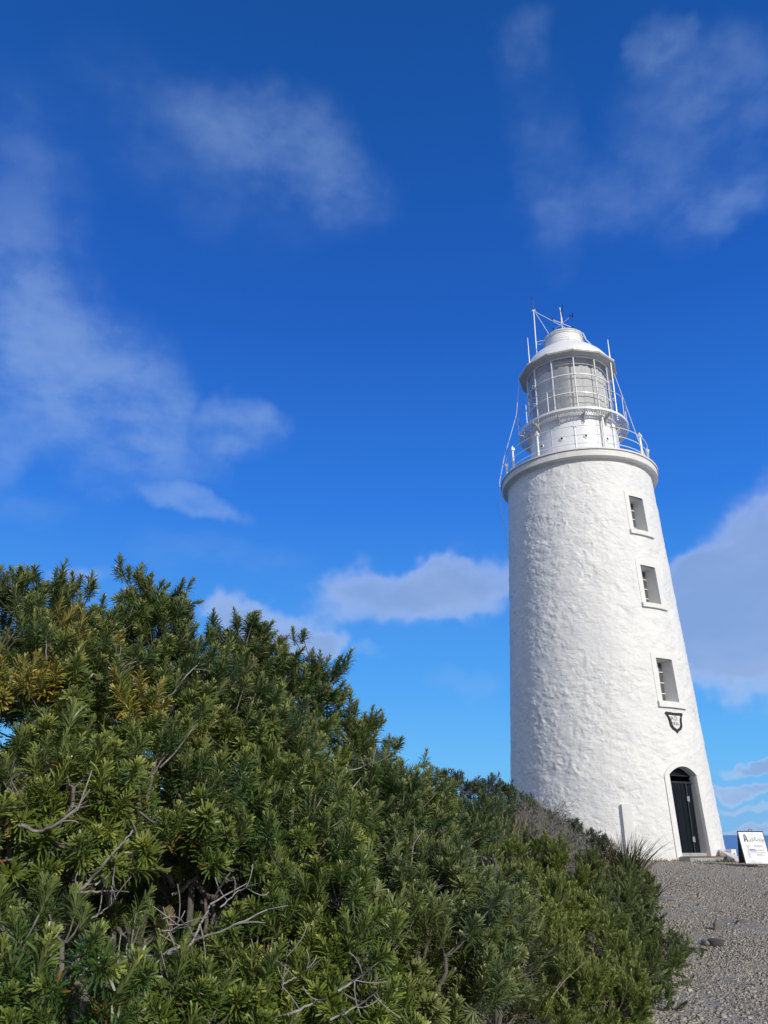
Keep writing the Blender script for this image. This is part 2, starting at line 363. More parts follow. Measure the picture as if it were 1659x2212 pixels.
sv = np.array([(-90000, -90000, -100), (90000, -90000, -100), (90000, 90000, -100), (-90000, 90000, -100)], float)
tag(mesh_np('sea', sv, np.array([[0, 1, 2, 3]]), M['sea']), kind='structure')

# ------------------------------------------------------------------ lighthouse
ZB = -0.70                                    # tower foot relative to the eye
RZ = AZC + pi / 2
LH = empty('lighthouse', (TX, TY, EYE[2] + ZB), RZ)
tag(LH, 'white stone lighthouse tower with a glazed lantern and domed roof', 'lighthouse')
def R(z): return 2.9039 - 0.04832 * z         # wall radius at a height relative to the eye
def cyl(azd, z, d=0.0):                       # point on the wall: bearing in degrees, height, distance off the wall
    r = R(z) + d; a = rad(azd); return (r * sin(a), -r * cos(a), z - ZB)
def ring(r, z, n=96): return [(r * sin(2 * pi * i / n), -r * cos(2 * pi * i / n), z - ZB) for i in range(n + 1)]
def pol(r, azd, z): return (r * sin(rad(azd)), -r * cos(rad(azd)), z - ZB)
def cbox(mb, a0, a1, z0, z1, d0, d1, n=6):
    V = []
    for i in range(n + 1):
        a = a0 + (a1 - a0) * i / n
        V += [cyl(a, z0, d0), cyl(a, z0, d1), cyl(a, z1, d1), cyl(a, z1, d0)]
    F = [(4 * i + j, 4 * i + 4 + j, 4 * i + 4 + (j + 1) % 4, 4 * i + (j + 1) % 4) for i in range(n) for j in range(4)]
    F += [(3, 2, 1, 0), (4 * n, 4 * n + 1, 4 * n + 2, 4 * n + 3)]
    mb.add(V, F)
WA = 43.6                                     # bearing of door and windows
WINS = [(36.8, 50.4, 8.49, 9.65, 9.80, 8.35), (37.0, 50.3, 6.18, 7.36, 7.52, 6.05), (37.1, 50.4, 3.36, 4.57, 4.71, 3.20)]
DOOR = (33.2, 53.4, -0.52, 1.45, 1.66)
def arch(azd, top, spring):                   # segmental arch height over the door
    u = np.clip((np.asarray(azd, float) - (DOOR[0] + DOOR[1]) / 2) / ((DOOR[1] - DOOR[0]) / 2), -1, 1)
    return spring + (top - spring) * (1 - u * u)
# wall skin with lumps of painted rubble
nu, nv = 800, 500
U = np.linspace(-180, 180, nu, endpoint=False); Vv = np.linspace(-0.85, 10.87, nv)
UU, VV = np.meshgrid(U, Vv, indexing='ij')
RR = R(VV)
P3 = np.stack([RR * np.sin(np.radians(UU)), -RR * np.cos(np.radians(UU)), VV], -1)
wq = 0.12 * np.stack([fbm(P3 * 3 + 5, 2), fbm(P3 * 3 + 9, 2), fbm(P3 * 3 + 13, 2)], -1)
Q = (P3 + wq) * np.array([3.4, 3.4, 5.0])
cellh = vnoise(np.floor(Q) * 7.31 + 0.5)
edge = np.abs(Q - np.round(Q)).min(-1)
n1 = fbm(P3 * np.array([2.4, 2.4, 3.2]), 3); n2 = fbm((P3 + wq) * np.array([7.0, 7.0, 11.0]), 3)
rid = 1 - np.abs(fbm((P3 + wq) * np.array([3.6, 3.6, 6.4]) + 31, 3))
rough_ = 0.35 + 0.65 * np.clip(0.5 + 1.1 * fbm(P3 * 0.8 + 90, 2), 0, 1)
DD = 0.009 * n1 + rough_ * (0.0075 * n2 + 0.008 * np.clip(rid - 0.62, 0, 1) ** 1.4 * 2 + 0.004 * cellh * np.clip(edge * 6, 0, 1))
sc = np.clip(fbm(P3 * 1.7 + 50, 3) - 0.12, 0, 1); DD += 0.026 * sc * np.clip(vnoise((P3 + wq) * np.array([7.5, 7.5, 9.5]) + 70), -0.15, 0.7)
mask = np.ones_like(DD); cut = np.zeros(DD.shape, bool)
def soft(a0, a1, z0, z1, w=0.12):
    s = np.maximum(np.maximum((a0 - UU), (UU - a1)) * rad(1) * RR, np.maximum(z0 - VV, VV - z1)); return np.clip(s / w, 0, 1)
for a0, a1, zb, zt, zo, zs in WINS: mask *= soft(a0 - 3.6, a1 + 4.4, zs, zo)
mask *= soft(DOOR[0] - 3.2, DOOR[1] + 3.6, -1, 1.75); mask *= 0.35 + 0.65 * soft(30, 72, -1, 0.2, 0.5)
mask *= soft(4.5, 10.5, -1, 0.75); mask *= soft(37, 51, 2.5, 3.1); mask *= np.clip((10.87 - VV) / 0.15, 0.1, 1)
GVt = P3 + (DD * mask)[..., None] * np.stack([np.sin(np.radians(UU)), -np.cos(np.radians(UU)), 0 * UU], -1)
GVt[..., 2] -= ZB
uc = UU + 180 / nu; vc = VV + 0.5 * (Vv[1] - Vv[0])
for a0, a1, zb, zt, zo, zs in WINS: cut |= (uc > a0 - 1.2) & (uc < a1 + 1.2) & (vc > zb - 0.05) & (vc < zt + 0.05)
cut |= (uc > DOOR[0] - 1.2) & (uc < DOOR[1] + 1.2) & (vc < arch(uc, DOOR[4], DOOR[3]) + 0.05)
ii = np.arange(nu * nv).reshape(nu, nv); i2 = np.roll(ii, -1, 0)
TF = np.stack([ii[:, :-1], i2[:, :-1], i2[:, 1:], ii[:, 1:]], -1)[~cut[:, :-1]]
mesh_np('tower_wall', GVt.reshape(-1, 3), TF.reshape(-1, 4), M['wall'], LH, smooth=True)
# windows
nrm = np.array([sin(rad(WA)), -cos(rad(WA)), 0.0]); tan_ = np.array([cos(rad(WA)), sin(rad(WA)), 0.0])
def inward(p, depth): return tuple(np.array(p) - nrm * depth)
for a0, a1, zb, zt, zo, zs in WINS:
    sur = MB(); p = 0.014
    cbox(sur, a0 - 3.4, a0, zb, zo, -0.06, p, 3); cbox(sur, a1, a1 + 4.0, zb, zo, -0.06, p, 3); cbox(sur, a0, a1, zt, zo, -0.06, p, 5)
    sw_ = sur.build('window', M['trim'], LH)
    D = 0.46
    rv = MB()
    A = [cyl(a0, zb, 0.0), cyl(a1, zb, 0.0), cyl(a1, zt, 0.0), cyl(a0, zt, 0.0)]
    mid = (np.array(cyl(WA, zb, 0)) @ nrm)
    B = [tuple(np.array(q) - nrm * (np.array(q) @ nrm - (mid - D))) for q in A]
    rv.add(A + B, [(0, 3, 7, 4), (1, 5, 6, 2), (2, 6, 7, 3), (0, 4, 5, 1)])
    rv.build('reveal', M['wall_smooth'], sw_)
    si = MB(); cbox(si, a0 - 3.5, a1 + 5.0, zs, zb, -0.06, 0.075, 6); si.build('sill', M['trim'], sw_)
    # sash in the back plane
    o0 = np.array(B[0]); wv_ = np.array(B[1]) - o0; hv = np.array(B[3]) - o0; wd = np.linalg.norm(wv_); hd = np.linalg.norm(hv)
    ex, ez = wv_ / wd, hv / hd; ey = np.cross(ex, ez); rot = np.stack([ex, ey, ez], 1)
    fr = MB()
    def bar(x0, x1, y0, y1, th=0.035): fr.box(o0 + ex * (x0 + x1) / 2 + ez * (y0 + y1) / 2 + nrm * 0.02, (x1 - x0, th, y1 - y0), rot)
    bar(0, 0.03, 0, hd); bar(wd - 0.03, wd, 0, hd); bar(0.03, wd - 0.03, 0, 0.03); bar(0.03, wd - 0.03, hd - 0.03, hd)
    nrow = 4
    for i in range(1, nrow): y = hd * i / nrow; bar(0.03, wd - 0.03, y - 0.012, y + 0.012, 0.03)
    for xx in (0.30, 0.68): bar(wd * xx - 0.011, wd * xx + 0.011, 0.03, hd - 0.03, 0.028)
    fr.build('sash', M['white_metal'], sw_)
    pn = MB(); pn.add([o0 - nrm * 0.0 + 0 * ex, o0 + wv_, o0 + wv_ + hv, o0 + hv], [(0, 1, 2, 3)]); pn.build('pane', M['pane'], sw_)
# door
sur = MB(); n = 14
azs = np.linspace(DOOR[0], DOOR[1], n + 1)
cbox(sur, DOOR[0] - 3.0, DOOR[0], -0.62, DOOR[3], -0.06, 0.03, 3); cbox(sur, DOOR[1], DOOR[1] + 3.2, -0.62, DOOR[3], -0.06, 0.03, 3)
ain = arch(azs, DOOR[4], DOOR[3]); aout_az = np.linspace(DOOR[0] - 3.0, DOOR[1] + 3.2, n + 1)
uo = np.linspace(-1, 1, n + 1); aout = DOOR[3] + 0.36 * (1 - np.abs(uo) ** 2.2)
V = []
for i in range(n + 1): V += [cyl(azs[i], ain[i], -0.06), cyl(azs[i], ain[i], 0.036), cyl(aout_az[i], aout[i], 0.036), cyl(aout_az[i], aout[i], -0.06)]
sur.add(V, [(4 * i + j, 4 * i + 4 + j, 4 * i + 4 + (j + 1) % 4, 4 * i + (j + 1) % 4) for i in range(n) for j in range(4)])
sur.build('door_surround', M['trim'], LH)
DD_ = 0.33
midd = np.array(cyl(WA, 0, 0)) @ nrm
edge_pts = [cyl(DOOR[0], -0.62, 0.0), cyl(DOOR[0], DOOR[3], 0.0)] + [cyl(a, arch(a, DOOR[4], DOOR[3]), 0.0) for a in azs[1:-1]] + [cyl(DOOR[1], DOOR[3], 0.0), cyl(DOOR[1], -0.62, 0.0)]
back = [tuple(np.array(q) - nrm * (np.array(q) @ nrm - (midd - DD_))) for q in edge_pts]
rv = MB(); k = len(edge_pts); rv.add(edge_pts + back, [(i, i + 1, k + i + 1, k + i) for i in range(k - 1)]); rv.build('door_reveal', M['wall_smooth'], LH)
# door leaf in the back plane
dl = np.array(back[0]); dr = np.array(back[-1]); dw_ = np.linalg.norm(dr - dl); ex = (dr - dl) / dw_; ez = np.array([0, 0, 1.0]); ey = np.cross(ex, ez); rot = np.stack([ex, ey, ez], 1)
def dpt(x, z, f=0.0): return dl + ex * x + np.array([0, 0, z - (-0.62)]) + nrm * f
lf = MB()
ztop = 1.24
npl = 7; pw = (dw_ - 0.2) / npl
for i in range(npl): lf.box(dpt(pw * (i + 0.5), (-0.45 + ztop) / 2, 0.02 + 0.004 * (i % 2)), (pw - 0.008, 0.04, ztop + 0.45), rot)
lf.box(dpt(dw_ - 0.1, (-0.45 + ztop) / 2, 0.005), (0.2, 0.03, ztop + 0.45), rot)
DL = lf.build('door', M['door'], LH)
df = MB()
df.box(dpt(dw_ / 2, ztop + 0.03, 0.03), (dw_, 0.06, 0.05), rot)
df.box(dpt(dw_ / 2, ztop + 0.20, 0.02), (dw_, 0.05, 0.022), rot)
df.tube([dpt(dw_ - 0.26, -0.45, 0.06), dpt(dw_ - 0.26, ztop, 0.06)], 0.02, 8)
df.build('door_frame', M['door_trim'], DL)
fl = MB(); fl.add([back[i] for i in range(1, k - 1)], [tuple(range(k - 2))])
fl.build('fanlight', M['door'], DL)
for zz in (-0.13, 0.86):
    hg = MB(); hg.box(dpt(dw_ - 0.26, zz, 0.075), (0.075, 0.03, 0.12), rot); hg.tube([dpt(dw_ - 0.235, zz - 0.07, 0.09), dpt(dw_ - 0.235, zz + 0.07, 0.09)], 0.012, 8); hg.build('hinge', M['hinge'], DL)
sp = MB(); sp.box(dpt(dw_ / 2, -0.50, 0.10), (dw_ + 0.06, 0.26, 0.10), rot); sp.build('threshold', M['slate'], LH)
# steps
st = MB()
c0 = np.array([*(nrm * (R(-0.6) + 0.02))[:2], 0.0]) + tan_ * 0.32
st.box(c0 + np.array([0, 0, -0.605 - ZB]), (1.95, 0.60, 0.13), np.stack([tan_, -nrm, [0, 0, 1]], 1))
STP = st.build('step', M['slate'], LH)
st = MB(); st.box(c0 + np.array([0, 0, -0.70 - ZB]) + nrm * 0.03, (2.05, 0.64, 0.06), np.stack([tan_, -nrm, [0, 0, 1]], 1)); st.build('step_base', M['cornice'], LH)
st = MB(); st.box(c0 + np.array([0, 0, -0.532 - ZB]) + nrm * 0.012 - tan_ * 0.2, (1.45, 0.61, 0.014), np.stack([tan_, -nrm, [0, 0, 1]], 1)); st.build('step_edge', M['tile_red'], STP)
# pilaster
pl = MB(); cbox(pl, 5.3, 9.9, -0.8, 0.70, -0.05, 0.09, 3); pl.build('pilaster', M['trim'], LH)
# dated shield
SW, SH_, SZ = 0.335, 0.265, 2.815
def shp(s): return [(-1.0 * s[0], 0.86 * s[1]), (-0.86 * s[0], 1.0 * s[1]), (0, 0.93 * s[1]), (0.86 * s[0], 1.0 * s[1]), (1.0 * s[0], 0.86 * s[1]), (0.80 * s[0], 0.55 * s[1]), (0.70 * s[0], 0.1 * s[1]),
                    (0.66 * s[0], -0.4 * s[1]), (0.44 * s[0], -0.74 * s[1]), (0.12 * s[0], -0.93 * s[1]), (0, -1.12 * s[1]), (-0.12 * s[0], -0.93 * s[1]), (-0.44 * s[0], -0.74 * s[1]), (-0.66 * s[0], -0.4 * s[1]), (-0.70 * s[0], 0.1 * s[1]), (-0.80 * s[0], 0.55 * s[1])]
def shm(d): return lambda x, y: cyl(44.0 + math.degrees(x / R(SZ)), SZ + y, d)
o_, i_ = shp((SW, SH_)), shp((SW * 0.70, SH_ * 0.72))
sb = MB(); n = len(o_)
V = [shm(0.035)(*p) for p in o_] + [shm(0.035)(*p) for p in i_] + [shm(-0.03)(*p) for p in o_] + [shm(0.0)(*p) for p in i_]
sb.add(V, [(j, (j + 1) % n, n + (j + 1) % n, n + j) for j in range(n)] + [((j + 1) % n, j, 2 * n + j, 2 * n + (j + 1) % n) for j in range(n)] + [(n + j, n + (j + 1) % n, 3 * n + (j + 1) % n, 3 * n + j) for j in range(n)])
sf = MB(); sf.prism(i_, shm(-0.03), shm(0.016)); SHF = sf.build('date_shield', M['trim'], LH)
sb.build('shield_border', M['black'], SHF)
for body, size, x, y in (('A.D.', 0.155, -0.165, 0.045), ('1836.', 0.130, -0.155, -0.085)):
    V, F = text_geo(body, size); tm = MB(); tm.add([shm(0.020)(x + v[0], y + v[1]) for v in V], F); tm.build('lettering', M['ink'], SHF)
# gallery
cn = MB(); z0 = ZB
cn.lathe([(R(10.75) + 0.0, 10.78 - z0), (2.40, 10.82 - z0), (2.45, 10.86 - z0), (2.56, 10.87 - z0), (2.585, 10.89 - z0), (2.585, 11.08 - z0), (2.57, 11.095 - z0), (2.625, 11.10 - z0), (2.625, 11.15 - z0), (2.60, 11.165 - z0), (1.3, 11.17 - z0)], 160)
cn.build('gallery', M['cornice'], LH)
gr = MB()
for z in (11.42, 11.72, 12.05): gr.tube(ring(2.39, z, 120), 0.013, 6, False)
GR = gr.build('gallery_railing', M['white_metal'], LH)
for k in range(12):
    a = 1.5 + 30 * k; pp = MB()
    pp.tube([pol(2.39, a, 11.15), pol(2.39, a, 12.06)], 0.034, 10)
    pp.lathe([], 3) if False else None
    pp.tube([pol(2.39, a, 11.155), pol(2.39, a, 11.19)], 0.062, 10)
    for z in (11.42, 11.72): pp.tube([pol(2.39, a, z - 0.03), pol(2.39, a, z + 0.03)], 0.045, 10)
    P0 = pol(2.39, a, 12.05)
    pp.box(P0, (0.11, 0.11, 0.09), Matrix.Rotation(rad(a), 3, 'Z'))
    pp.tube([pol(2.39, a, 12.09), pol(2.39, a, 12.13), pol(2.39, a, 12.19)], [0.05, 0.035, 0.008], 8)
    pp.build('post', M['white_metal'], GR)
# lantern base drum
dr_ = MB(); dr_.lathe([(1.53, 11.16 - z0), (1.53, 11.26 - z0), (1.50, 11.28 - z0), (1.495, 12.88 - z0), (1.50, 12.90 - z0)], 120); dr_.lathe([(1.50, 12.90 - z0), (1.56, 12.905 - z0), (1.56, 12.97 - z0), (1.2, 12.985 - z0)], 120)
DR = dr_.build('lantern_base', M['drum'], LH, smooth=False)
for k in range(12):
    a = 15.5 + 30 * k; q = np.array(pol(1.495, a, 12.13)); nn = np.array([sin(rad(a)), -cos(rad(a)), 0])
    v = MB(); tt = np.array([cos(rad(a)), sin(rad(a)), 0]); up = np.array([0, 0, 1.0]); N_ = 14
    ro = [q + 0.075 * (cos(2 * pi * j / N_) * tt + sin(2 * pi * j / N_) * up) for j in range(N_)]; ri = [q + 0.045 * (cos(2 * pi * j / N_) * tt + sin(2 * pi * j / N_) * up) for j in range(N_)]
    v.add([p - nn * 0.03 for p in ro] + [p + nn * 0.03 for p in ro] + [p + nn * 0.035 for p in ri] + [p + nn * 0.006 for p in ri],
          [(b + j, b + (j + 1) % N_, b + N_ + (j + 1) % N_, b + N_ + j) for b in (0, N_, 2 * N_) for j in range(N_)])
    vo = v.build('vent', M['white_metal'], DR)
    h = MB(); h.add([p + nn * 0.008 for p in ri], [tuple(range(N_))]); h.build('vent_hole', M['black'], DR)
sm = MB()
for k in range(12): sm.tube([pol(1.502, -28 + 30 * k, 11.3), pol(1.502, -28 + 30 * k, 12.88)], 0.006, 4)
sm.build('seam', M['white_metal'], DR)
pipe = MB(); pipe.tube([pol(1.62, 38, 11.16), pol(1.62, 38, 12.6), pol(1.6, 38, 12.95)], 0.035, 8); pipe.build('drain_pipe', M['white_metal'], LH)
# catwalk of perforated plate
CW = MB(); zc = 12.985; r0, r1 = 1.57, 1.86
na_, nr_ = 120, 4
hexo = [(cos(2 * pi * (j + .5) / 8) * 0.5 / cos(pi / 8), sin(2 * pi * (j + .5) / 8) * 0.5 / cos(pi / 8)) for j in range(8)]
for i in range(na_):
    for j in range(nr_):
        ac = (i + 0.5 * (j % 2)) * 360 / na_; rc = r0 + (r1 - r0) * (j + 0.5) / nr_
        cell = [(-.5, -.5), (0, -.5), (.5, -.5), (.5, 0), (.5, .5), (0, .5), (-.5, .5), (-.5, 0)]
        hole = [(0.36 * cos(-3 * pi / 4 + q * pi / 4), 0.36 * sin(-3 * pi / 4 + q * pi / 4)) for q in range(8)]
        V = [pol(rc + y * (r1 - r0) / nr_, ac + x * 360 / na_, zc) for x, y in cell + hole]
        CW.add(V, [(q, (q + 1) % 8, 8 + (q + 1) % 8, 8 + q) for q in range(8)])
CWO = CW.build('catwalk', M['grey_metal'], LH)
rm = MB(); rm.lathe([(1.86, 12.96 - z0), (1.895, 12.96 - z0), (1.895, 13.035 - z0), (1.86, 13.035 - z0), (1.86, 12.96 - z0)], 120); rm.build('catwalk_rim', M['white_metal'], CWO)
for k in range(12):
    a = 15 + 30 * k; b = MB(); N_ = 9
    A1 = [(1.50 + 0.37 * i / N_, 12.95 - 0.30 * (1 - (i / N_)) ** 2.2 - 0.02) for i in range(N_ + 1)]
    tt = np.array([cos(rad(a)), sin(rad(a)), 0]) * 0.016
    V = []
    for r_, z_ in A1:
        top = np.array(pol(r_, a, 12.975)); lo = np.array(pol(r_, a, z_)); V += [top - tt, top + tt, lo + tt, lo - tt]
    b.add(V, [(4 * i + j, 4 * i + (j + 1) % 4, 4 * i + 4 + (j + 1) % 4, 4 * i + 4 + j) for i in range(N_) for j in range(4)] + [(0, 1, 2, 3), (4 * N_ + 3, 4 * N_ + 2, 4 * N_ + 1, 4 * N_)])
    b.tube([pol(1.54, a, 12.62), pol(1.60, a, 12.66), pol(1.62, a, 12.73), pol(1.58, a, 12.77)], 0.016, 6)
    b.build('bracket', M['grey_metal'], CWO)
cr = MB(); cr.tube(ring(1.88, 13.81, 120), 0.014, 6, False)
CR = cr.build('catwalk_railing', M['grey_metal'], LH)
for k in range(12):
    a = 8.5 + 30 * k - 1; p = MB(); p.tube([pol(1.88, a, 13.0), pol(1.88, a, 13.81)], 0.013, 6); p.build('post', M['white_metal'], CR)
# glazing
gz_ = MB()
for k in range(12):
    a = 10 + 30 * k
    gz_.box(np.array(pol(1.455, a, (13.0 + 15.3) / 2)), (0.034, 0.05, 2.3), Matrix.Rotation(rad(a), 3, 'Z'))
    for z in (13.84, 14.57): gz_.box(np.array(pol(1.47, a, z)), (0.05, 0.06, 0.07), Matrix.Rotation(rad(a), 3, 'Z'))
for z in (13.06, 13.84, 14.57, 15.27): gz_.lathe([(1.44, z - 0.016 - z0), (1.475, z - 0.016 - z0), (1.475, z + 0.016 - z0), (1.44, z + 0.016 - z0), (1.44, z - 0.016 - z0)], 120)
GZ = gz_.build('lantern_glazing', M['white_metal'], LH)
for a, zs_ in ((-52, (13.84, 14.57)), (-80, (13.9, 14.6)), (70.5, (13.9, 14.62)), (40.5, (13.9, 14.62))):
    for z in zs_:
        hb = MB(); hb.tube([pol(1.48, a, z - 0.05), pol(1.55, a, z - 0.05), pol(1.55, a, z + 0.06), pol(1.48, a, z + 0.06)], 0.010, 6); hb.build('grab_handle', M['white_metal'], GZ)
gl = MB(); gl.lathe([(1.452, 13.05 - z0), (1.452, 15.28 - z0)], 144); gl.build('lantern_glass', M['glass'], LH, smooth=True)
nC = 720; aC = np.linspace(-pi, pi, nC, endpoint=False); zC = np.linspace(0, 1, 14)
fold = 0.014 * np.sin(aC * 26 + 2.0 * np.sin(aC * 5)) + 0.005 * np.sin(aC * 61 + 1.3)
topz = 15.05 - 0.05 * np.abs(np.sin(aC * 17)) - 0.05 * np.abs(np.sin(aC * 6 + 0.6)); VC = []
for zt_ in zC:
    rr = 1.31 + fold * (1.0 - 0.4 * zt_); z = 13.05 + (topz - 13.05) * zt_
    VC.append(np.stack([rr * np.sin(aC), -rr * np.cos(aC), z - z0], -1))
VC = np.array(VC); ii = np.arange(14 * nC).reshape(14, nC); i2 = np.roll(ii, -1, 1)
open_ = (np.degrees(aC) < -57) & (np.degrees(aC) > -150)
mesh_np('curtain', VC.reshape(-1, 3), np.stack([ii[:-1], i2[:-1], i2[1:], ii[1:]], -1)[:, ~open_].reshape(-1, 4), M['curtain'], LH, smooth=True)
ct = MB(); ct.tube(ring(1.33, 15.08, 96), 0.012, 6, False); ct.build('curtain_rail', M['white_metal'], LH)
# interior core so that the lantern is not empty
op = MB(); op.lathe([(0.02, 13.0 - z0), (0.42, 13.0 - z0), (0.42, 13.5 - z0), (0.55, 13.6 - z0), (0.6, 14.2 - z0), (0.5, 14.8 - z0), (0.25, 15.0 - z0), (0.02, 15.02 - z0)], 32); op.build('lens_cover', M['grey_metal'], LH)
# roof
rf = MB(); k12 = 1 / cos(pi / 12)
rf.lathe([(1.40, 15.285 - z0), (1.50, 15.29 - z0), (1.66 * k12, 15.345 - z0), (1.68 * k12, 15.355 - z0), (1.69 * k12, 15.415 - z0), (1.655 * k12, 15.42 - z0), (1.64 * k12, 15.385 - z0), (1.52, 15.40 - z0)], 12, rad(10))
RF = rf.build('eave_gutter', M['grey_metal'], LH)
gl_ = MB(); gl_.lathe([(1.69 * k12, 15.385 - z0), (1.705 * k12, 15.39 - z0), (1.705 * k12, 15.43 - z0), (1.66 * k12, 15.432 - z0)], 12, rad(10)); gl_.build('gutter_lip', M['white_metal'], RF)
DOME = [(1.60, 15.40), (1.585, 15.54), (1.51, 15.72), (1.385, 15.91), (1.225, 16.08), (1.06, 16.22), (0.91, 16.34), (0.79, 16.43), (0.71, 16.475)]
dm = MB(); dm.lathe([(r, z - z0) for r, z in DOME], 120); DM = dm.build('roof_dome', M['dome'], LH, smooth=True)
vt = MB(); vt.lathe([(0.60, 16.43 - z0), (0.68, 16.47 - z0)], 96); vt.build('vent_gap', M['black'], DM)
vt = MB(); vt.lathe([(0.705, 16.485 - z0), (0.71, 16.50 - z0), (0.685, 16.56 - z0), (0.675, 16.88 - z0), (0.70, 16.885 - z0), (0.70, 16.935 - z0), (0.675, 16.94 - z0), (0.672, 16.975 - z0), (0.695, 16.98 - z0), (0.69, 17.03 - z0), (0.60, 17.09 - z0), (0.35, 17.16 - z0), (0.10, 17.19 - z0), (0.04, 17.2 - z0)], 96)
VT = vt.build('ventilator', M['white_metal'], LH, smooth=False)
hr = MB(); hr.tube(ring(0.765, 16.585, 72), 0.012, 6, False)
for k in range(8): a = 14 + 45 * k; hr.tube([pol(0.70, a, 16.50), pol(0.765, a, 16.585)], 0.012, 6)
hr.tube(ring(0.75, 16.96, 72), 0.010, 6, False)
for k in range(8): a = -6 + 45 * k; hr.tube([pol(0.69, a, 16.955), pol(0.75, a, 16.96)], 0.014, 6)
hr.tube([pol(0.71, 62, 16.95), pol(0.80, 62, 16.90), pol(0.86, 62, 16.72), pol(0.90, 62, 16.55), pol(1.02, 62, 16.36), pol(1.12, 62, 16.12)], 0.016, 8)
hr.tube([pol(0.76, 84, 16.585), pol(0.95, 84, 16.50), pol(1.10, 84, 16.32), pol(1.16, 84, 16.05)], 0.016, 8)
hr.tube([pol(0.76, -78, 16.585), pol(0.95, -78, 16.48), pol(1.10, -78, 16.28), pol(1.18, -78, 16.02)], 0.014, 8)
hr.build('dome_handrail', M['white_metal'], VT)
# weather vane
wv2 = MB(); wv2.tube([(0, 0, 17.18 - z0), (0, 0, 18.0 - z0)], 0.028, 8); wv2.tube([(0.0, 0, 18.0 - z0), (-0.02, 0, 18.46 - z0)], 0.018, 8)
ARMS = {'N': 45, 'E': -45, 'S': 225, 'W': 135}
for a in (45, -45): wv2.tube([pol(0.44, a, 17.73), pol(0.44, a + 180, 17.73)], 0.014, 6)
WV = wv2.build('weather_vane', M['white_metal'], LH)
for ch, a in ARMS.items():
    V, F = text_geo(ch, 0.25); V[:, 0] -= V[:, 0].min(); V[:, 1] -= (V[:, 1].max() + V[:, 1].min()) / 2
    dv = np.array([sin(rad(a)), -cos(rad(a)), 0]); nn = np.array([cos(rad(a)), sin(rad(a)), 0]) * 0.012
    Q1 = np.array([np.array([0, 0, 17.73 - z0]) + dv * (0.43 + v[0]) + np.array([0, 0, v[1]]) for v in V])
    l = MB(); l.add(Q1 + nn, F); l.add(Q1 - nn, [f[::-1] for f in F]); l.build('letter', M['black'], WV)
ar = MB(); dv = np.array([sin(rad(5)), -cos(rad(5)), 0]); nn = np.array([cos(rad(5)), sin(rad(5)), 0]) * 0.012
prof = [(-0.30, 0.05), (-0.24, 0.0), (-0.30, -0.05), (-0.14, -0.05), (-0.10, -0.02), (0.16, -0.02), (0.14, -0.07), (0.34, 0.0), (0.14, 0.07), (0.16, 0.02), (-0.10, 0.02), (-0.14, 0.05)]
c_ = np.array([0.05, 0, 18.32 - z0])
ar.prism(prof, lambda x, y: c_ + dv * x + np.array([0, 0, y]) - nn, lambda x, y: c_ + dv * x + np.array([0, 0, y]) + nn); ar.build('arrow', M['black'], WV)
# aerial mast
ma = MB(); mx, my = -1.0, -0.04
def mp_(x, z, y=my): return (x, y, z - z0)
ma.tube([mp_(-1.02, 16.14), mp_(-1.0, 18.51)], 0.022, 8)
ma.tube([mp_(-1.0, 18.47), mp_(0.13, 17.02, -0.66)], 0.014, 6); ma.tube([mp_(-0.97, 18.46), mp_(-0.50, 17.02, -0.45)], 0.011, 6)
ma.tube([mp_(-1.03, 17.02), mp_(-0.92, 17.06), mp_(-0.68, 17.06)], 0.013, 6); ma.tube([mp_(-1.03, 17.0), mp_(-0.92, 16.92), mp_(-0.70, 16.94)], 0.013, 6)
ma.tube([mp_(-1.06, 16.50), mp_(-0.9, 16.55)], 0.018, 6); ma.tube([mp_(-1.06, 18.48), mp_(-0.93, 18.50)], 0.03, 6)
MA = ma.build('aerial_mast', M['white_metal'], LH)
ae = MB(); ae.tube([mp_(-1.0, 18.5), mp_(-1.0, 19.0)], 0.014, 6)
for dx, dz, dy in ((-0.10, 0.20, 0.0), (0.0, 0.22, 0.06), (0.11, 0.19, 0.0)): ae.tube([mp_(-1.0, 18.98), mp_(-1.0 + dx, 18.98 + dz, my + dy)], 0.007, 5)
ae.build('aerial', M['black'], MA)
for lat, zb_, zt_ in ((-1.26, 15.42, 16.66), (1.52, 13.0, 16.30)):
    l = MB(); yy = -0.95 if lat < 0 else -0.62
    l.tube([(lat, yy, zb_ - z0), (lat, yy, 15.75 - z0), (lat, yy, zt_ - z0)], [0.02, 0.02, 0.012], 8)
    if lat > 0:
        for z in (13.9, 14.6): l.tube([(lat, yy, z - z0), (1.36, -0.5, z - z0)], 0.012, 6)
    l.build('lightning_rod', M['white_metal'], LH)
cb = MB()
cb.tube([mp_(-1.70, 15.40, -0.3), mp_(-1.90, 13.9, -0.3), mp_(-2.42, 12.25, -0.35), mp_(-2.64, 11.30, -0.35), mp_(-2.645, 10.6, -0.35), mp_(-2.50, 8.8, -0.3), mp_(-2.45, 8.2, -0.3)], 0.012, 5)
cb.tube([mp_(1.62, 15.2, -0.1), mp_(1.86, 13.85, -0.15), mp_(2.10, 12.5, -0.2), mp_(2.38, 11.25, -0.3)], 0.012, 5)
cb.build('cable', M['cable'], LH)

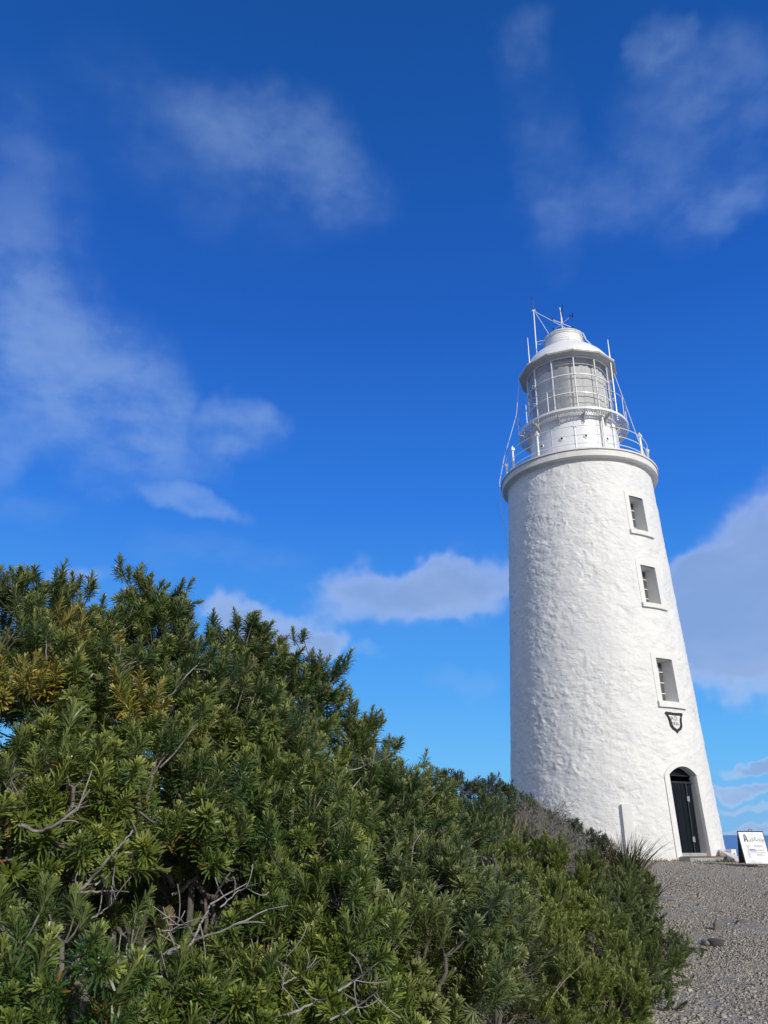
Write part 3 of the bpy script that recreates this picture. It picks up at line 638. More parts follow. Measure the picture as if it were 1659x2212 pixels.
# ------------------------------------------------------------------ sign board, low wall, post, fence
SG = at(2920 / 1.8228 + 29, 3399 / 1.8228, 20.4); szz = SG[2]
sg_az = atan2(-SG[1], -SG[0]) + rad(20)       # the board looks a little to the right of the camera
SGE = empty('sandwich_board', (SG[0], SG[1], szz), sg_az + pi / 2)
tag(SGE, 'white sandwich board with printed tour times beside the lighthouse', 'sign')
bw, bh, spread = 0.525, 0.64, 0.20
def panel(front):
    s = -1 if front else 1
    a = math.atan2(spread, bh); e_z = np.array([0, -s * sin(a), cos(a)]); e_x = np.array([1.0, 0, 0]); e_y = np.cross(e_z, e_x)
    return np.array([0, s * spread, 0.0]), e_x, e_y, e_z
for front in (True, False):
    o0, e_x, e_y, e_z = panel(front); L = sqrt(bh ** 2 + spread ** 2); rot = np.stack([e_x, e_y, e_z], 1)
    f = MB(); f.box(o0 + e_z * L / 2, (bw, 0.02, L), rot)
    PO = f.build('front_panel' if front else 'back_panel', M['board'] if front else M['ink'], SGE)
    e = MB()
    for x in (-bw / 2 - 0.008, bw / 2 + 0.008): e.box(o0 + e_x * x + e_z * L / 2, (0.010, 0.03, L + 0.01), rot)
    e.box(o0 + e_z * (L + 0.008), (bw + 0.03, 0.03, 0.016), rot)
    e.build('edge_frame', M['ink'], PO)
    if front:
        def on(x, y, d=0.0125): return o0 + e_x * x * 0.82 + e_z * y * 0.70 - e_y * d * (1 if e_y[1] > 0 else -1)
        def txt(body, size, x, y, m, name='lettering', sx=1.0):
            V, F = text_geo(body, size); b = MB(); b.add([on(x + v[0] * sx, y + v[1], 0.0135) for v in V], F); b.build(name, M[m], PO)
        def smear(x0, x1, y, h, m, seed):        # lines of print too small to read: broken grey strokes
            q = np.random.default_rng(seed); b = MB(); x = x0
            while x < x1:
                w_ = min(q.uniform(0.012, 0.045), x1 - x); hh_ = h * q.uniform(0.75, 1.0); b.add([on(x, y, 0.0135), on(x + w_, y, 0.0135), on(x + w_, y + hh_, 0.0135), on(x, y + hh_, 0.0135)], [(0, 1, 2, 3)]); x += w_ + q.uniform(0.005, 0.010)
            b.build('small_print', M[m], PO)
        txt('Cape', 0.085, -0.085, 0.742, 'grey_ink'); txt('Bruny', 0.085, 0.055, 0.742, 'grey_ink'); txt('LIGHTHOUSE', 0.105, -0.105, 0.655, 'ink', sx=0.66); txt('TOURS', 0.032, 0.20, 0.615, 'grey_ink')
        for i, s in enumerate(('10.00am', '10.30am', '11.00am', '11.30am', '12.00pm', '1.00pm', '1.30pm', '2.00pm', '2.30pm', '3.00pm')): txt(s, 0.042, -0.24, 0.53 - 0.040 * i, 'grey_ink', 'tour_time')
        smear(0.0, 0.08, 0.555, 0.014, 'grey_ink', 1); smear(0.0, 0.235, 0.510, 0.026, 'ink', 2); smear(0.0, 0.20, 0.455, 0.020, 'grey_ink', 3)
        smear(0.01, 0.29, 0.395, 0.018, 'grey_ink', 4); smear(0.01, 0.24, 0.370, 0.018, 'grey_ink', 5); smear(0.01, 0.29, 0.325, 0.018, 'grey_ink', 6); smear(0.01, 0.22, 0.297, 0.018, 'grey_ink', 7)
        smear(0.02, 0.21, 0.240, 0.026, 'ink', 8); smear(-0.26, -0.05, 0.075, 0.012, 'grey_ink', 9); smear(-0.26, 0.26, 0.040, 0.014, 'grey_ink', 10); smear(-0.26, 0.10, 0.016, 0.012, 'grey_ink', 11)
        lt = MB()
        for poly in ([(-0.225, 0.65), (-0.205, 0.865), (-0.148, 0.865), (-0.115, 0.65), (-0.150, 0.65), (-0.155, 0.70), (-0.183, 0.70), (-0.185, 0.65)], [(-0.2, 0.875), (-0.175, 0.905), (-0.15, 0.875)]):
            lt.add([on(*p) for p in poly], [tuple(range(len(poly)))])
        EM = lt.build('tower_emblem', M['ink'], PO)
        wn = MB()
        for yy in (0.735, 0.775, 0.815): wn.add([on(x, y, 0.0142) for x, y in ((-0.183, yy), (-0.163, yy), (-0.163, yy + 0.02), (-0.183, yy + 0.02))], [(0, 1, 2, 3)])
        wn.build('emblem_windows', M['board'], EM)
        hp = [(-0.12, 0.76), (-0.11, 0.83), (-0.05, 0.875), (0.0, 0.85), (0.07, 0.83), (0.13, 0.87), (0.18, 0.875), (0.24, 0.845), (0.27, 0.84)]
        hl = MB(); hl.tube([on(x, y, 0.011) for x, y in hp], 0.004, 4); hl.build('hill_line', M['grey_ink'], PO)
        tp = MB(); tp.add([on(x, y, 0.0150) for x, y in ((-0.13, 0.365), (0.0, 0.375), (0.0, 0.41), (-0.125, 0.42))], [(0, 1, 2, 3)]); tp.add([on(x, y, 0.0150) for x, y in ((-0.11, 0.325), (0.01, 0.33), (0.01, 0.355), (-0.11, 0.35))], [(0, 1, 2, 3)])
        tp.build('blue_sticker', M['blue_tape'], PO)
        cr_ = MB(); cr_.tube([on(x, y, 0.014) for x, y in ((-0.125, 0.395), (-0.10, 0.425), (-0.04, 0.42), (-0.02, 0.40), (0.0, 0.43), (0.0, 0.38))], 0.006, 4); cr_.build('marker_scrawl', M['blue_ink'], PO)
hd_ = MB(); hd_.tube([(-0.03, 0, bh + 0.02), (-0.02, 0, bh + 0.05), (0.04, 0, bh + 0.05), (0.05, 0, bh + 0.02)], 0.008, 6); hd_.build('carry_handle', M['ink'], SGE)

wl = MB(); p0 = at(2836 / 1.8228, 3380 / 1.8228, 24.0); p1 = at(2910 / 1.8228, 3388 / 1.8228, 22.6); p0[2] = 0.9; p1[2] = 0.9
dv = (p1 - p0); dv[2] = 0; ln = np.linalg.norm(dv); dv /= ln; pv = np.array([-dv[1], dv[0], 0])
V = []
for s_, h in ((0, 0.36), (0.35, 0.30), (0.7, 0.20), (1.0, 0.14)):
    b_ = p0 + dv * ln * s_
    for q in (-0.1, 0.1): V += [b_ + pv * q + np.array([0, 0, -0.15]), b_ + pv * q + np.array([0, 0, h])]
wl.add(V, [(4 * i, 4 * i + 4, 4 * i + 5, 4 * i + 1) for i in range(3)] + [(4 * i + 1, 4 * i + 5, 4 * i + 7, 4 * i + 3) for i in range(3)] + [(4 * i + 3, 4 * i + 7, 4 * i + 6, 4 * i + 2) for i in range(3)] + [(0, 1, 3, 2), (12, 14, 15, 13)])
tag(wl.build('low_wall', M['trim']), 'low white wall sloping down behind the sandwich board', 'wall')
wp = at(2884 / 1.8228, 3385 / 1.8228, 23.4)
PB = MB(); rot = np.array(Matrix.Rotation(AZC + pi / 2 + rad(40), 3, 'Z')); hh = at(2884 / 1.8228, 3344 / 1.8228, 23.4)[2]
PB.box((wp[0], wp[1], (hh + 0.8) / 2), (0.17, 0.17, hh - 0.8), rot)
PPO = PB.build('white_post', M['trim']); tag(PPO, 'short white post with a dark hole standing behind the low wall', 'post')
hb = MB(); fn = rot @ np.array([0, -1, 0]); q = np.array([wp[0], wp[1], hh - 0.115]) + fn * 0.088; tx = rot @ np.array([1, 0, 0])
hb.add([q + tx * 0.025 * cos(2 * pi * j / 10) + np.array([0, 0, 0.03 * sin(2 * pi * j / 10)]) for j in range(10)], [tuple(range(10))]); hb.build('hole', M['black'], PPO)
FE = at(1672, 3402 / 1.8228, 22.0); FEE = empty('timber_fence', (FE[0], FE[1], 0.9), RZ - rad(5)); tag(FEE, 'dark timber post and rail fence at the right edge', 'fence')
zr = at(1655, 3358 / 1.8228, 22.0)[2] - 0.9
f = MB(); f.box((1.1, 0, zr), (2.7, 0.06, 0.11)); f.build('rail', M['timber'], FEE)
for x in (-0.05, 2.0): f = MB(); f.box((x, 0.08, zr / 2 - 0.05), (0.11, 0.10, zr + 0.1)); f.build('post', M['timber'], FEE)

# ------------------------------------------------------------------ vegetation
def unit(v): return v / (np.linalg.norm(v, axis=-1, keepdims=True) + 1e-12)
def make_shoot(r, n, L, ll, lw, a0, a1, curve, segs=3, taper=(0.45, 1.0, 1.0, 0.8), twist=0.3, droop=0.0):
    """one leafy shoot along +Z: spiral of narrow leaves; returns verts, quads, per-vertex (along shoot, along leaf, random)"""
    i = np.arange(n); tt = (i + r.uniform(0, 1, n) * 0.6) / n
    az = i * 2.39996 + r.normal(0, 0.25, n)
    th = np.radians(a0 + (a1 - a0) * tt ** 1.4 + r.normal(0, 8, n))
    le = ll * (0.78 + 0.45 * np.sin(pi * np.clip(tt * 0.9 + 0.12, 0, 1))) * r.uniform(0.8, 1.15, n)
    cu = np.radians(curve) * r.uniform(0.6, 1.4, n)
    er = np.stack([np.cos(az), np.sin(az), 0 * az], -1); ep = np.stack([-np.sin(az), np.cos(az), 0 * az], -1); ez = np.array([0, 0, 1.0])
    p = ez * (L * tt)[:, None] + er * 0.003
    V = []; Uu = []
    tw = r.normal(0, twist, n)
    for j in range(segs + 1):
        u = j / segs
        ang = th + cu * (0.5 - u)
        tg = np.sin(ang)[:, None] * er + np.cos(ang)[:, None] * ez
        nm = np.cross(tg, ep)
        w = (lw * taper[min(j, len(taper) - 1)] * 0.5)
        sd = np.cos(tw)[:, None] * ep + np.sin(tw)[:, None] * nm
        V += [p - sd * w, p + sd * w]; Uu += [np.full(n, u)] * 2
        p = p + tg * (le / segs)[:, None]
    V = np.stack(V, 1); k = 2 * (segs + 1)
    F = np.concatenate([(np.arange(n) * k)[:, None] + np.array([[2 * j, 2 * j + 2, 2 * j + 3, 2 * j + 1]]) for j in range(segs)], 0)
    A = np.stack([np.repeat(tt[:, None], k, 1), np.stack(Uu, 1), np.repeat(r.uniform(0, 1, n)[:, None], k, 1)], -1)
    return V.reshape(-1, 3), F, A.reshape(-1, 3)
rp = np.random.default_rng(5)
BANK = [make_shoot(rp, int(rp.integers(66, 88)), rp.uniform(0.045, 0.12), rp.uniform(0.036, 0.047), 0.0046, 84, 12, -62) for _ in range(10)]
BANKF = [make_shoot(rp, int(rp.integers(24, 32)), rp.uniform(0.05, 0.10), rp.uniform(0.045, 0.055), 0.010, 92, 24, -30, segs=2, taper=(0.5, 1.0, 0.8)) for _ in range(6)]
HEAT = [make_shoot(rp, int(rp.integers(40, 56)), rp.uniform(0.07, 0.12), 0.025, 0.0066, 50, 14, -12, segs=1, taper=(0.8, 0.9)) for _ in range(6)]
def tube_net(lines):
    """lines: list of (points, radii, sides) -> one mesh of tapered tubes"""
    V = []; F = []; o = 0
    for P, r, n in lines:
        P = np.asarray(P, float); k = len(P); r = np.broadcast_to(r, (k,))
        T = unit(np.gradient(P, axis=0)); ref = np.array([0.31, 0.17, 0.93]); a = unit(np.cross(T, ref)); b = np.cross(T, a)
        q = np.arange(n) * 2 * pi / n
        V.append((P[:, None] + r[:, None, None] * (np.cos(q)[None, :, None] * a[:, None] + np.sin(q)[None, :, None] * b[:, None])).reshape(-1, 3))
        ii = np.arange(k * n).reshape(k, n) + o; i2 = np.roll(ii, -1, 1)
        F.append(np.stack([ii[:-1], i2[:-1], i2[1:], ii[1:]], -1).reshape(-1, 4)); o += k * n
    return np.concatenate(V), np.concatenate(F)
def bez(p, q, bow, k=6):
    u = np.linspace(0, 1, k)[:, None]; m = (p + q) / 2 + bow
    return (1 - u) ** 2 * p + 2 * u * (1 - u) * m + u ** 2 * q
ALL_LOBES = []
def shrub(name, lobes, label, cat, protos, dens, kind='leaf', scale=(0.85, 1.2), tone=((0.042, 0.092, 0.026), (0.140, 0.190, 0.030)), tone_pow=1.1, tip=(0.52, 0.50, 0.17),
          base=None, extra=(), strokes=(), poke=0.06, inner=0.55, hollow=(), seed=1, up=0.55, olive=0.0, twigs=True, squash=0.9, group=None, gapn=0.30, drop=0, shrink=1.0, cluster=-1, cones=(), sdep=0.12, hdeep=0.3):
    """lobes: (px, py, distance, radius); the canopy is the lumpy union of the lobes, rooted in the ground below them"""
    r = np.random.default_rng(seed)
    if cluster < 0: cluster = 5 if kind == 'leaf' else 10
    C = np.array([at(px, py + drop, d) for px, py, d, _ in lobes]); RD = np.array([l[3] for l in lobes]) * shrink
    pos = []; axs = []; wt = []
    for c, rd in zip(C, RD):
        nS = int(dens * 4 * pi * rd * rd * 0.62)
        n_ = unit(r.normal(0, 1, (nS, 3))); view = unit(EYE - c)
        keep = (n_ @ view > -0.35) | (n_[:, 2] > 0.25); n_ = n_[keep & (n_[:, 2] > -0.75)]
        lump = 0.97 + 0.24 * fbm(n_ * 1.9 + c * 3.1, 3) + 0.13 * fbm(n_ * 5 + c * 7, 2)
        depth = np.where(r.uniform(size=len(n_)) < inner, r.uniform(0, 1, len(n_)) ** 1.5 * min(0.42, rd), 0.0) / rd
        pk = np.where(r.uniform(size=len(n_)) < poke, r.uniform(0.03, 0.13, len(n_)), 0) / rd
        p = c + n_ * (rd * np.clip(lump - depth + pk, 0.1, 2))[:, None] * np.array([1, 1, squash])
        dd = np.linalg.norm((p[:, None] - C[None]) / RD[None, :, None], axis=2).min(1)
        ok = (dd > 0.66) | (depth > 0)
        ok &= fbm(p * 4.2 + 3, 2) > -0.62 + gapn * 0.5
        if cluster:                                     # shoots gathered into tufts
            cc_ = p[r.choice(len(p), max(4, int(len(p) / cluster)))]; jn = np.argmin(((p[:, None] - cc_[None]) ** 2).sum(2), 1); off = p - cc_[jn]
            hw = (0.05, 0.10, 0.17) if kind == 'heath' else (0.68, 0.035, 0.08)
            p = cc_[jn] + off * (0.46 if kind == 'heath' else 0.68) + n_ * (hw[1] * (1 - np.clip(np.linalg.norm(off, axis=1) / hw[2], 0, 1)))[:, None]
            n_ = unit(n_ + off * 9)
        pos.append(p[ok]); axs.append((unit(n_ * (1 - up) + np.array([0.06, -0.10, 0.9]) * up + r.normal(0, 0.27, n_.shape)))[ok])
    pos = np.concatenate(pos); axs = np.concatenate(axs)
    ex_t = np.full(len(pos), -1.0)
    for px, py, d, rad_, cnt, hue in extra:                 # hand placed sprigs: heading skyward out of the outline
        q = at(px, py, d) - np.array([0, 0, 0.115]); pp = q + r.normal(0, 1, (cnt, 3)) * rad_ * np.array([1, 1, 1.0])
        pos = np.concatenate([pos, pp]); axs = np.concatenate([axs, unit(np.array([0.05, -0.15, 1.0]) + (pp - q) / (rad_ + 1e-6) * 0.4 + r.normal(0, 0.2, (cnt, 3)))]); ex_t = np.concatenate([ex_t, np.full(cnt, hue)])
    for hx, hy, hr in hollow:                                # dark openings between the branches
        rel = pos - EYE; z = rel @ CAM_F; X = 829.5 + FPX * (rel @ CAM_R) / z; Y = 1106 - FPX * (rel @ CAM_U) / z
        dn = np.linalg.norm(rel[:, :2], axis=1); j = np.argmin([abs(l[0] - hx) + abs(l[1] - hy) for l in lobes])
        ok = ~(((X - hx) ** 2 + ((Y - hy) * 1.25) ** 2 < hr * hr * r.uniform(0.6, 1.3, len(X))) & (dn < lobes[j][2] + hdeep))
        pos, axs, ex_t = pos[ok], axs[ok], ex_t[ok]
    N = len(pos)
    b0 = base if base is not None else np.array([C[:, 0].mean(), C[:, 1].mean()])
    root = empty(name, (b0[0], b0[1], float(gz(b0[0], b0[1])))); tag(root, label, cat, group)
    O = np.array(root.location)
    # foliage
    pid = r.integers(0, len(protos), N); sc = r.uniform(scale[0], scale[1], N); roll = r.uniform(0, 2 * pi, N)
    z = axs; x = unit(np.cross(z, unit(r.normal(0, 1, (N, 3))))); y = np.cross(z, x)
    patch = np.clip(0.5 + 0.8 * fbm(pos * 1.7 + seed, 2), 0, 1)
    tval = np.clip(patch * 0.7 + r.uniform(0, 1, N) * 0.5 - 0.1, 0, 1) ** tone_pow
    c0, c1_ = np.array(tone[0]), np.array(tone[1])
    VV_, FF_, CC_ = [], [], []; o = 0
    for k in range(len(protos)):
        sel = np.where(pid == k)[0]
        if not len(sel): continue
        pv, pf, pa = protos[k]
        Mx = np.stack([x[sel], y[sel], z[sel]], 1) * sc[sel, None, None]
        v = np.einsum('vi,nij->nvj', pv, Mx) + pos[sel, None]
        tc = tval[sel, None, None]; base_c = c0 + (c1_ - c0) * tc
        tipf = (np.clip(pa[:, 0] - 0.42, 0, 1) * 1.25 * (0.25 + 0.75 * pa[:, 1]))[None, :, None] * (0.35 + 0.65 * r.uniform(0, 1, (len(sel), 1, 1)))  # paler young growth, plus sunlight on the tips put into the colour
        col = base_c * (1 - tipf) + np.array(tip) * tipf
        col = col * (0.72 + 0.56 * pa[None, :, 2:3])
        h = ex_t[sel]; yl = (h > 0.5) & (h < 1.5); yel = np.array([0.42, 0.31, 0.045]) * (0.6 + 0.7 * pa[None, :, 2:3]) * (0.75 + 0.5 * pa[None, :, 1:2])
        col[yl] = np.where(pa[None, :, 2:3] * np.array([[[0, 1, 1]]])[..., 1:2] > 0.68, col[yl], (np.broadcast_to(yel, col.shape))[yl] * r.uniform(0.7, 1.1, (int(yl.sum()), 1, 1)))
        og = (r.uniform(size=len(sel)) < olive)
        col[og] = col[og] * 0.45 + np.array([0.24, 0.20, 0.045]) * 0.55
        dead = (pa[:, 0] < 0.22) & (pa[:, 2] > 0.80); dd_ = r.uniform(size=len(sel)) < 0.2
        col[np.ix_(dd_, dead)] = np.array([0.30, 0.12, 0.03])
        nv_ = len(pv); VV_.append(v.reshape(-1, 3)); CC_.append(col.reshape(-1, 3))
        FF_.append((pf[None] + (np.arange(len(sel)) * nv_)[:, None, None] + o).reshape(-1, 4)); o += nv_ * len(sel)
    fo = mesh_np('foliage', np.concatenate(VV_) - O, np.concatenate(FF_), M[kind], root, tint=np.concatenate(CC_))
    # limbs, sub-branches, twigs
    lines = []; g0 = np.array([b0[0], b0[1], float(gz(*b0)) - 0.05])
    nodes = []; far = np.mean([l[2] for l in lobes]); thick = 0.55 if kind == 'heath' else 1.0
    for c, rd in zip(C, RD):
        s0 = g0 + np.array([r.normal(0, 0.12), r.normal(0, 0.12), 0]); mid = c - np.array([0, 0, rd * 0.25])
        lines.append((bez(s0, mid, r.normal(0, 0.12, 3), 8) + r.normal(0, 0.008, (8, 3)), np.linspace(0.022, 0.011, 8) * thick, 7))
        for _ in range(int(9 + rd * 14)):
            e = c + unit(r.normal(0, 1, 3) + np.array([0, -0.3, 0.5])) * rd * r.uniform(0.45, 0.8)
            ln = bez(mid, e, r.normal(0, 0.07, 3) - np.array([0, 0, 0.05]), 7) + r.normal(0, 0.005, (7, 3))
            lines.append((ln, np.linspace(0.012, 0.006, 7) * thick, 6)); nodes += [ln[3], ln[5], ln[6]]
    nodes = np.array(nodes)
    if twigs:
        for i in range(N):
            d2 = ((nodes - pos[i]) ** 2).sum(1); j = np.argmin(d2)
            if d2[j] > 0.35: continue
            e = pos[i] + axs[i] * 0.04; st = nodes[j] if d2[j] < 0.05 else pos[i] + (nodes[j] - pos[i]) * min(1, 0.22 / sqrt(d2[j]))
            lines.append((bez(st, e, -axs[i] * 0.05, 4), np.array([0.0042, 0.0036, 0.003, 0.0022]) * thick, 4))
    v, f = tube_net(lines); mesh_np('branches', v - O, f, M['bark'], root, smooth=True)
    if strokes:
        for d, rr_, pts in strokes:
            bl = []; P = [at(px, py, d - sdep + 0.05 * math.sin(i * 1.7)) for i, (px, py) in enumerate(pts)]
            Pd = np.array(P); kk = np.linspace(0, len(P) - 1, 5 * (len(P) - 1) + 1); Pi = np.stack([np.interp(kk, np.arange(len(P)), Pd[:, q]) for q in range(3)], -1)
            Pi[1:-1] = 0.25 * Pi[:-2] + 0.5 * Pi[1:-1] + 0.25 * Pi[2:]; Pi = Pi + r.normal(0, 0.0012, Pi.shape)
            rr_ = rr_ * 0.6; bl.append((Pi, np.linspace(rr_, rr_ * 0.4, len(Pi)), 7))
            if len(P) > 2:
                for _ in range(4):
                    a = Pi[r.integers(2, len(Pi))]; e = a + unit(r.normal(0, 1, 3) + np.array([0.3, -0.4, 0.5])) * r.uniform(0.05, 0.11)
                    bl.append((bez(a, e, r.normal(0, 0.01, 3), 5), np.linspace(rr_ * 0.45, 0.0016, 5), 5))
            v, f = tube_net(bl); mesh_np('bare_branch', v - O, f, M['pale_branch'], root, smooth=True)
    for px, py, d in cones:
        c = at(px, py, d); mb = MB(); prof = [(0.003, -0.045)] + [(0.021 * sqrt(max(0, 1 - (z_ / 0.047) ** 2)) * (1 + 0.16 * (q_ % 2)), z_) for q_, z_ in enumerate(np.linspace(-0.042, 0.042, 13))] + [(0.003, 0.046)]
        mb.lathe(prof, 18); vv = np.array(mb.v) @ np.array(Matrix.Rotation(r.uniform(0.1, 0.5), 3, 'Y')).T; vv *= 1 + 0.06 * r.normal(size=(len(vv), 1)); mesh_np('seed_cone', vv + c - O, mb.f, M['cone'], root)
    return root, N
def c6(p): return [(x * .7233 / 1.8228, (3000 + y * .7233) / 1.8228) for x, y in p]
def c5(p): return [(x * .663 / 1.8228, (2100 + y * .663) / 1.8228) for x, y in p]
def c7(p): return [((1000 + x * .663) / 1.8228, (2900 + y * .663) / 1.8228) for x, y in p]
BN = 'banksia_shrub'; G = 'banksia shrubs along the left of the path'
cnt = 0
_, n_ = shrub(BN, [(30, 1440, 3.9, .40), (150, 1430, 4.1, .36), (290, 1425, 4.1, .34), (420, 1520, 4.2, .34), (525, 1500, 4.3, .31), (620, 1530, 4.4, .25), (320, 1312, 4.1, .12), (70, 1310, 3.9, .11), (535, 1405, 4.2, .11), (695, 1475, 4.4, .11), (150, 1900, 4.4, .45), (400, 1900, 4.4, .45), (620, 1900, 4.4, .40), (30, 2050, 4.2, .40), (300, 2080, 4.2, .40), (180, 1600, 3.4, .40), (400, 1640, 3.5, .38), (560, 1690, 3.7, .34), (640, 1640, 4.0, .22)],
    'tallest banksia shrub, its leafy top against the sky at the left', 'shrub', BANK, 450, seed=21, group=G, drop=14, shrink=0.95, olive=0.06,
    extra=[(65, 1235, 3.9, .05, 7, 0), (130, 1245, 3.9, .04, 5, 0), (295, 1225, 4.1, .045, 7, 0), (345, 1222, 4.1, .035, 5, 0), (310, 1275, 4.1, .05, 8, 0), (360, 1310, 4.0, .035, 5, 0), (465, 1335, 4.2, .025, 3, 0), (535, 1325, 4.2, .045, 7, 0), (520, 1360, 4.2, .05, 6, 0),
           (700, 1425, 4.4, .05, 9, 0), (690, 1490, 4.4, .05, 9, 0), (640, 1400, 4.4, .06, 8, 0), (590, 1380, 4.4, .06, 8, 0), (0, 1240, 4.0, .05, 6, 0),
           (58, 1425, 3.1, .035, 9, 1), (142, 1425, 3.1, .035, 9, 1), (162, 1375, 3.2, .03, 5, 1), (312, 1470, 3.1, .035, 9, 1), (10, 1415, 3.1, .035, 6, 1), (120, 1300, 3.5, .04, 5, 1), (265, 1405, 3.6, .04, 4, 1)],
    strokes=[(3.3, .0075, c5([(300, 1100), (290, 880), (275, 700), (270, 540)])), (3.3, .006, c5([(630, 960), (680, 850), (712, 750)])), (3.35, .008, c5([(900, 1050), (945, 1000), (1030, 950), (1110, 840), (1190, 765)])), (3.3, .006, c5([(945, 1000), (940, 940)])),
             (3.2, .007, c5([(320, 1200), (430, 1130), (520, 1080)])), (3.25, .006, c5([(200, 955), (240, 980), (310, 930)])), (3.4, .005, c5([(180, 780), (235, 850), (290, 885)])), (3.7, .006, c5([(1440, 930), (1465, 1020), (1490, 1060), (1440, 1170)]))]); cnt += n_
_, n_ = shrub(BN, [(50, 1800, 2.75, .30), (230, 1800, 2.85, .30), (420, 1850, 3.0, .30), (590, 1860, 3.2, .30), (300, 2000, 3.05, .26), (480, 2020, 3.1, .26), (100, 1990, 2.9, .24)],
    'banksia shrub with bare grey forked branches in the dark lower left', 'shrub', BANK, 430, seed=22, group=G, tone=((0.046, 0.098, 0.022), (0.145, 0.195, 0.030)), tip=(0.48, 0.48, 0.12), cones=[(270, 1872, 2.72), (357, 1995, 2.62), (92, 1745, 2.75)], sdep=0.20, hdeep=0.1, hollow=[(330, 1950, 95), (150, 1930, 75), (450, 1950, 100), (300, 2070, 85), (200, 2030, 60), (400, 2010, 85)],
    strokes=[(2.6, .009, c6([(500, 1075), (700, 1062), (890, 1050), (1020, 1030), (1090, 890), (1150, 760), (1250, 600)])), (2.58, .007, c6([(890, 1050), (1000, 990), (1180, 930), (1300, 880), (1460, 800)])), (2.58, .0045, c6([(1140, 775), (1350, 660)])), (2.58, .004, c6([(1200, 790), (1300, 700), (1400, 660)])),
             (2.6, .004, c6([(910, 880), (980, 890), (1050, 890)])), (2.6, .0045, c6([(870, 920), (960, 915), (1040, 885)])), (2.6, .011, c6([(480, 1080), (560, 1090), (640, 1160), (750, 1215)])), (2.65, .010, c6([(400, 720), (480, 660), (560, 560), (640, 470), (720, 380)])), (2.65, .006, c6([(400, 710), (560, 705), (700, 705)])),
             (2.6, .009, c6([(110, 340), (200, 385), (300, 345), (420, 260)])), (2.55, .006, c6([(420, 1085), (510, 1160), (590, 1220), (740, 1090)])), (2.55, .006, c6([(0, 1140), (70, 1120), (160, 1200), (240, 1240)])), (2.6, .005, c6([(830, 1080), (860, 1150), (880, 1210)])), (2.6, .004, c6([(500, 850), (580, 800), (640, 740)])), (2.55, .005, c6([(1010, 1290), (1100, 1260), (1190, 1230)])), (2.55, .004, c6([(870, 1320), (900, 1260), (920, 1200)]))]); cnt += n_
_, n_ = shrub(BN, [(40, 2180, 2.25, .24), (200, 2220, 2.3, .20), (400, 2235, 2.45, .18), (560, 2225, 2.6, .20), (690, 2080, 2.9, .26), (760, 2210, 2.7, .22)],
    'low bright green banksia shrub along the bottom edge at the left', 'shrub', BANK, 460, seed=23, group=G, tone=((0.048, 0.108, 0.022), (0.145, 0.200, 0.030)), tip=(0.48, 0.50, 0.12),
    extra=[(310, 2010, 2.5, .01, 2, 0), (140, 1960, 2.5, .03, 5, 0), (650, 1900, 2.8, .03, 4, 0), (385, 2110, 2.4, .012, 2, 1), (590, 1990, 2.75, .02, 3, 1), (640, 2000, 2.75, .02, 3, 1)],
    strokes=[(2.5, .006, c7([(500, 1510), (620, 1430), (740, 1345)])), (2.45, .006, c7([(200, 1650), (360, 1580), (420, 1550)])), (2.5, .004, c7([(170, 1470), (185, 1380), (195, 1300)])), (2.5, .004, c7([(170, 1470), (250, 1430), (320, 1380)])), (2.45, .005, c7([(450, 1680), (600, 1610), (740, 1510)]))]); cnt += n_
_, n_ = shrub(BN, [(750, 1715, 4.3, .27), (775, 1580, 4.5, .09), (815, 1765, 4.2, .29), (760, 1820, 3.9, .28), (840, 1850, 4.1, .30), (730, 1960, 3.4, .28), (860, 1960, 3.7, .28), (890, 1755, 4.7, .22), (945, 1815, 4.6, .22)],
    'banksia shrub in the middle, stepping down towards the tower', 'shrub', BANK, 430, seed=24, group=G, cones=[(840, 1820, 3.75), (690, 1750, 3.7)], drop=18, shrink=0.94,
    extra=[(770, 1530, 4.5, .045, 8, 0), (760, 1545, 4.4, .05, 8, 0), (740, 1570, 4.4, .05, 8, 0), (840, 1600, 4.7, .05, 9, 0), (800, 1590, 4.6, .05, 9, 0), (890, 1660, 4.9, .05, 9, 0), (930, 1690, 4.9, .05, 10, 0), (960, 1720, 4.9, .05, 9, 0)],
    strokes=[(3.7, .006, c7([(930, 770), (945, 650), (955, 490)])), (3.4, .006, c7([(360, 785), (440, 740), (540, 660)])), (3.5, .005, c7([(90, 605), (190, 560)])), (3.6, .005, c7([(1030, 1005), (1110, 960), (1190, 865)])), (3.6, .006, c7([(640, 830), (635, 760), (650, 700)])), (3.8, .005, c7([(570, 200), (650, 180), (720, 150)])), (3.8, .005, c7([(590, 300), (640, 240)]))]); cnt += n_
_, n_ = shrub(BN, [(930, 2010, 3.5, .28), (1000, 1950, 3.9, .24), (1010, 2080, 3.6, .22), (900, 2150, 3.1, .26), (1000, 2200, 3.2, .18), (1050, 1900, 4.2, .16)],
    'banksia shrub with pale leaf tips, right beside the small-leaved heath', 'shrub', BANK, 450, seed=25, group=G, tone=((0.050, 0.096, 0.032), (0.155, 0.185, 0.045)), tip=(0.46, 0.48, 0.20)); cnt += n_
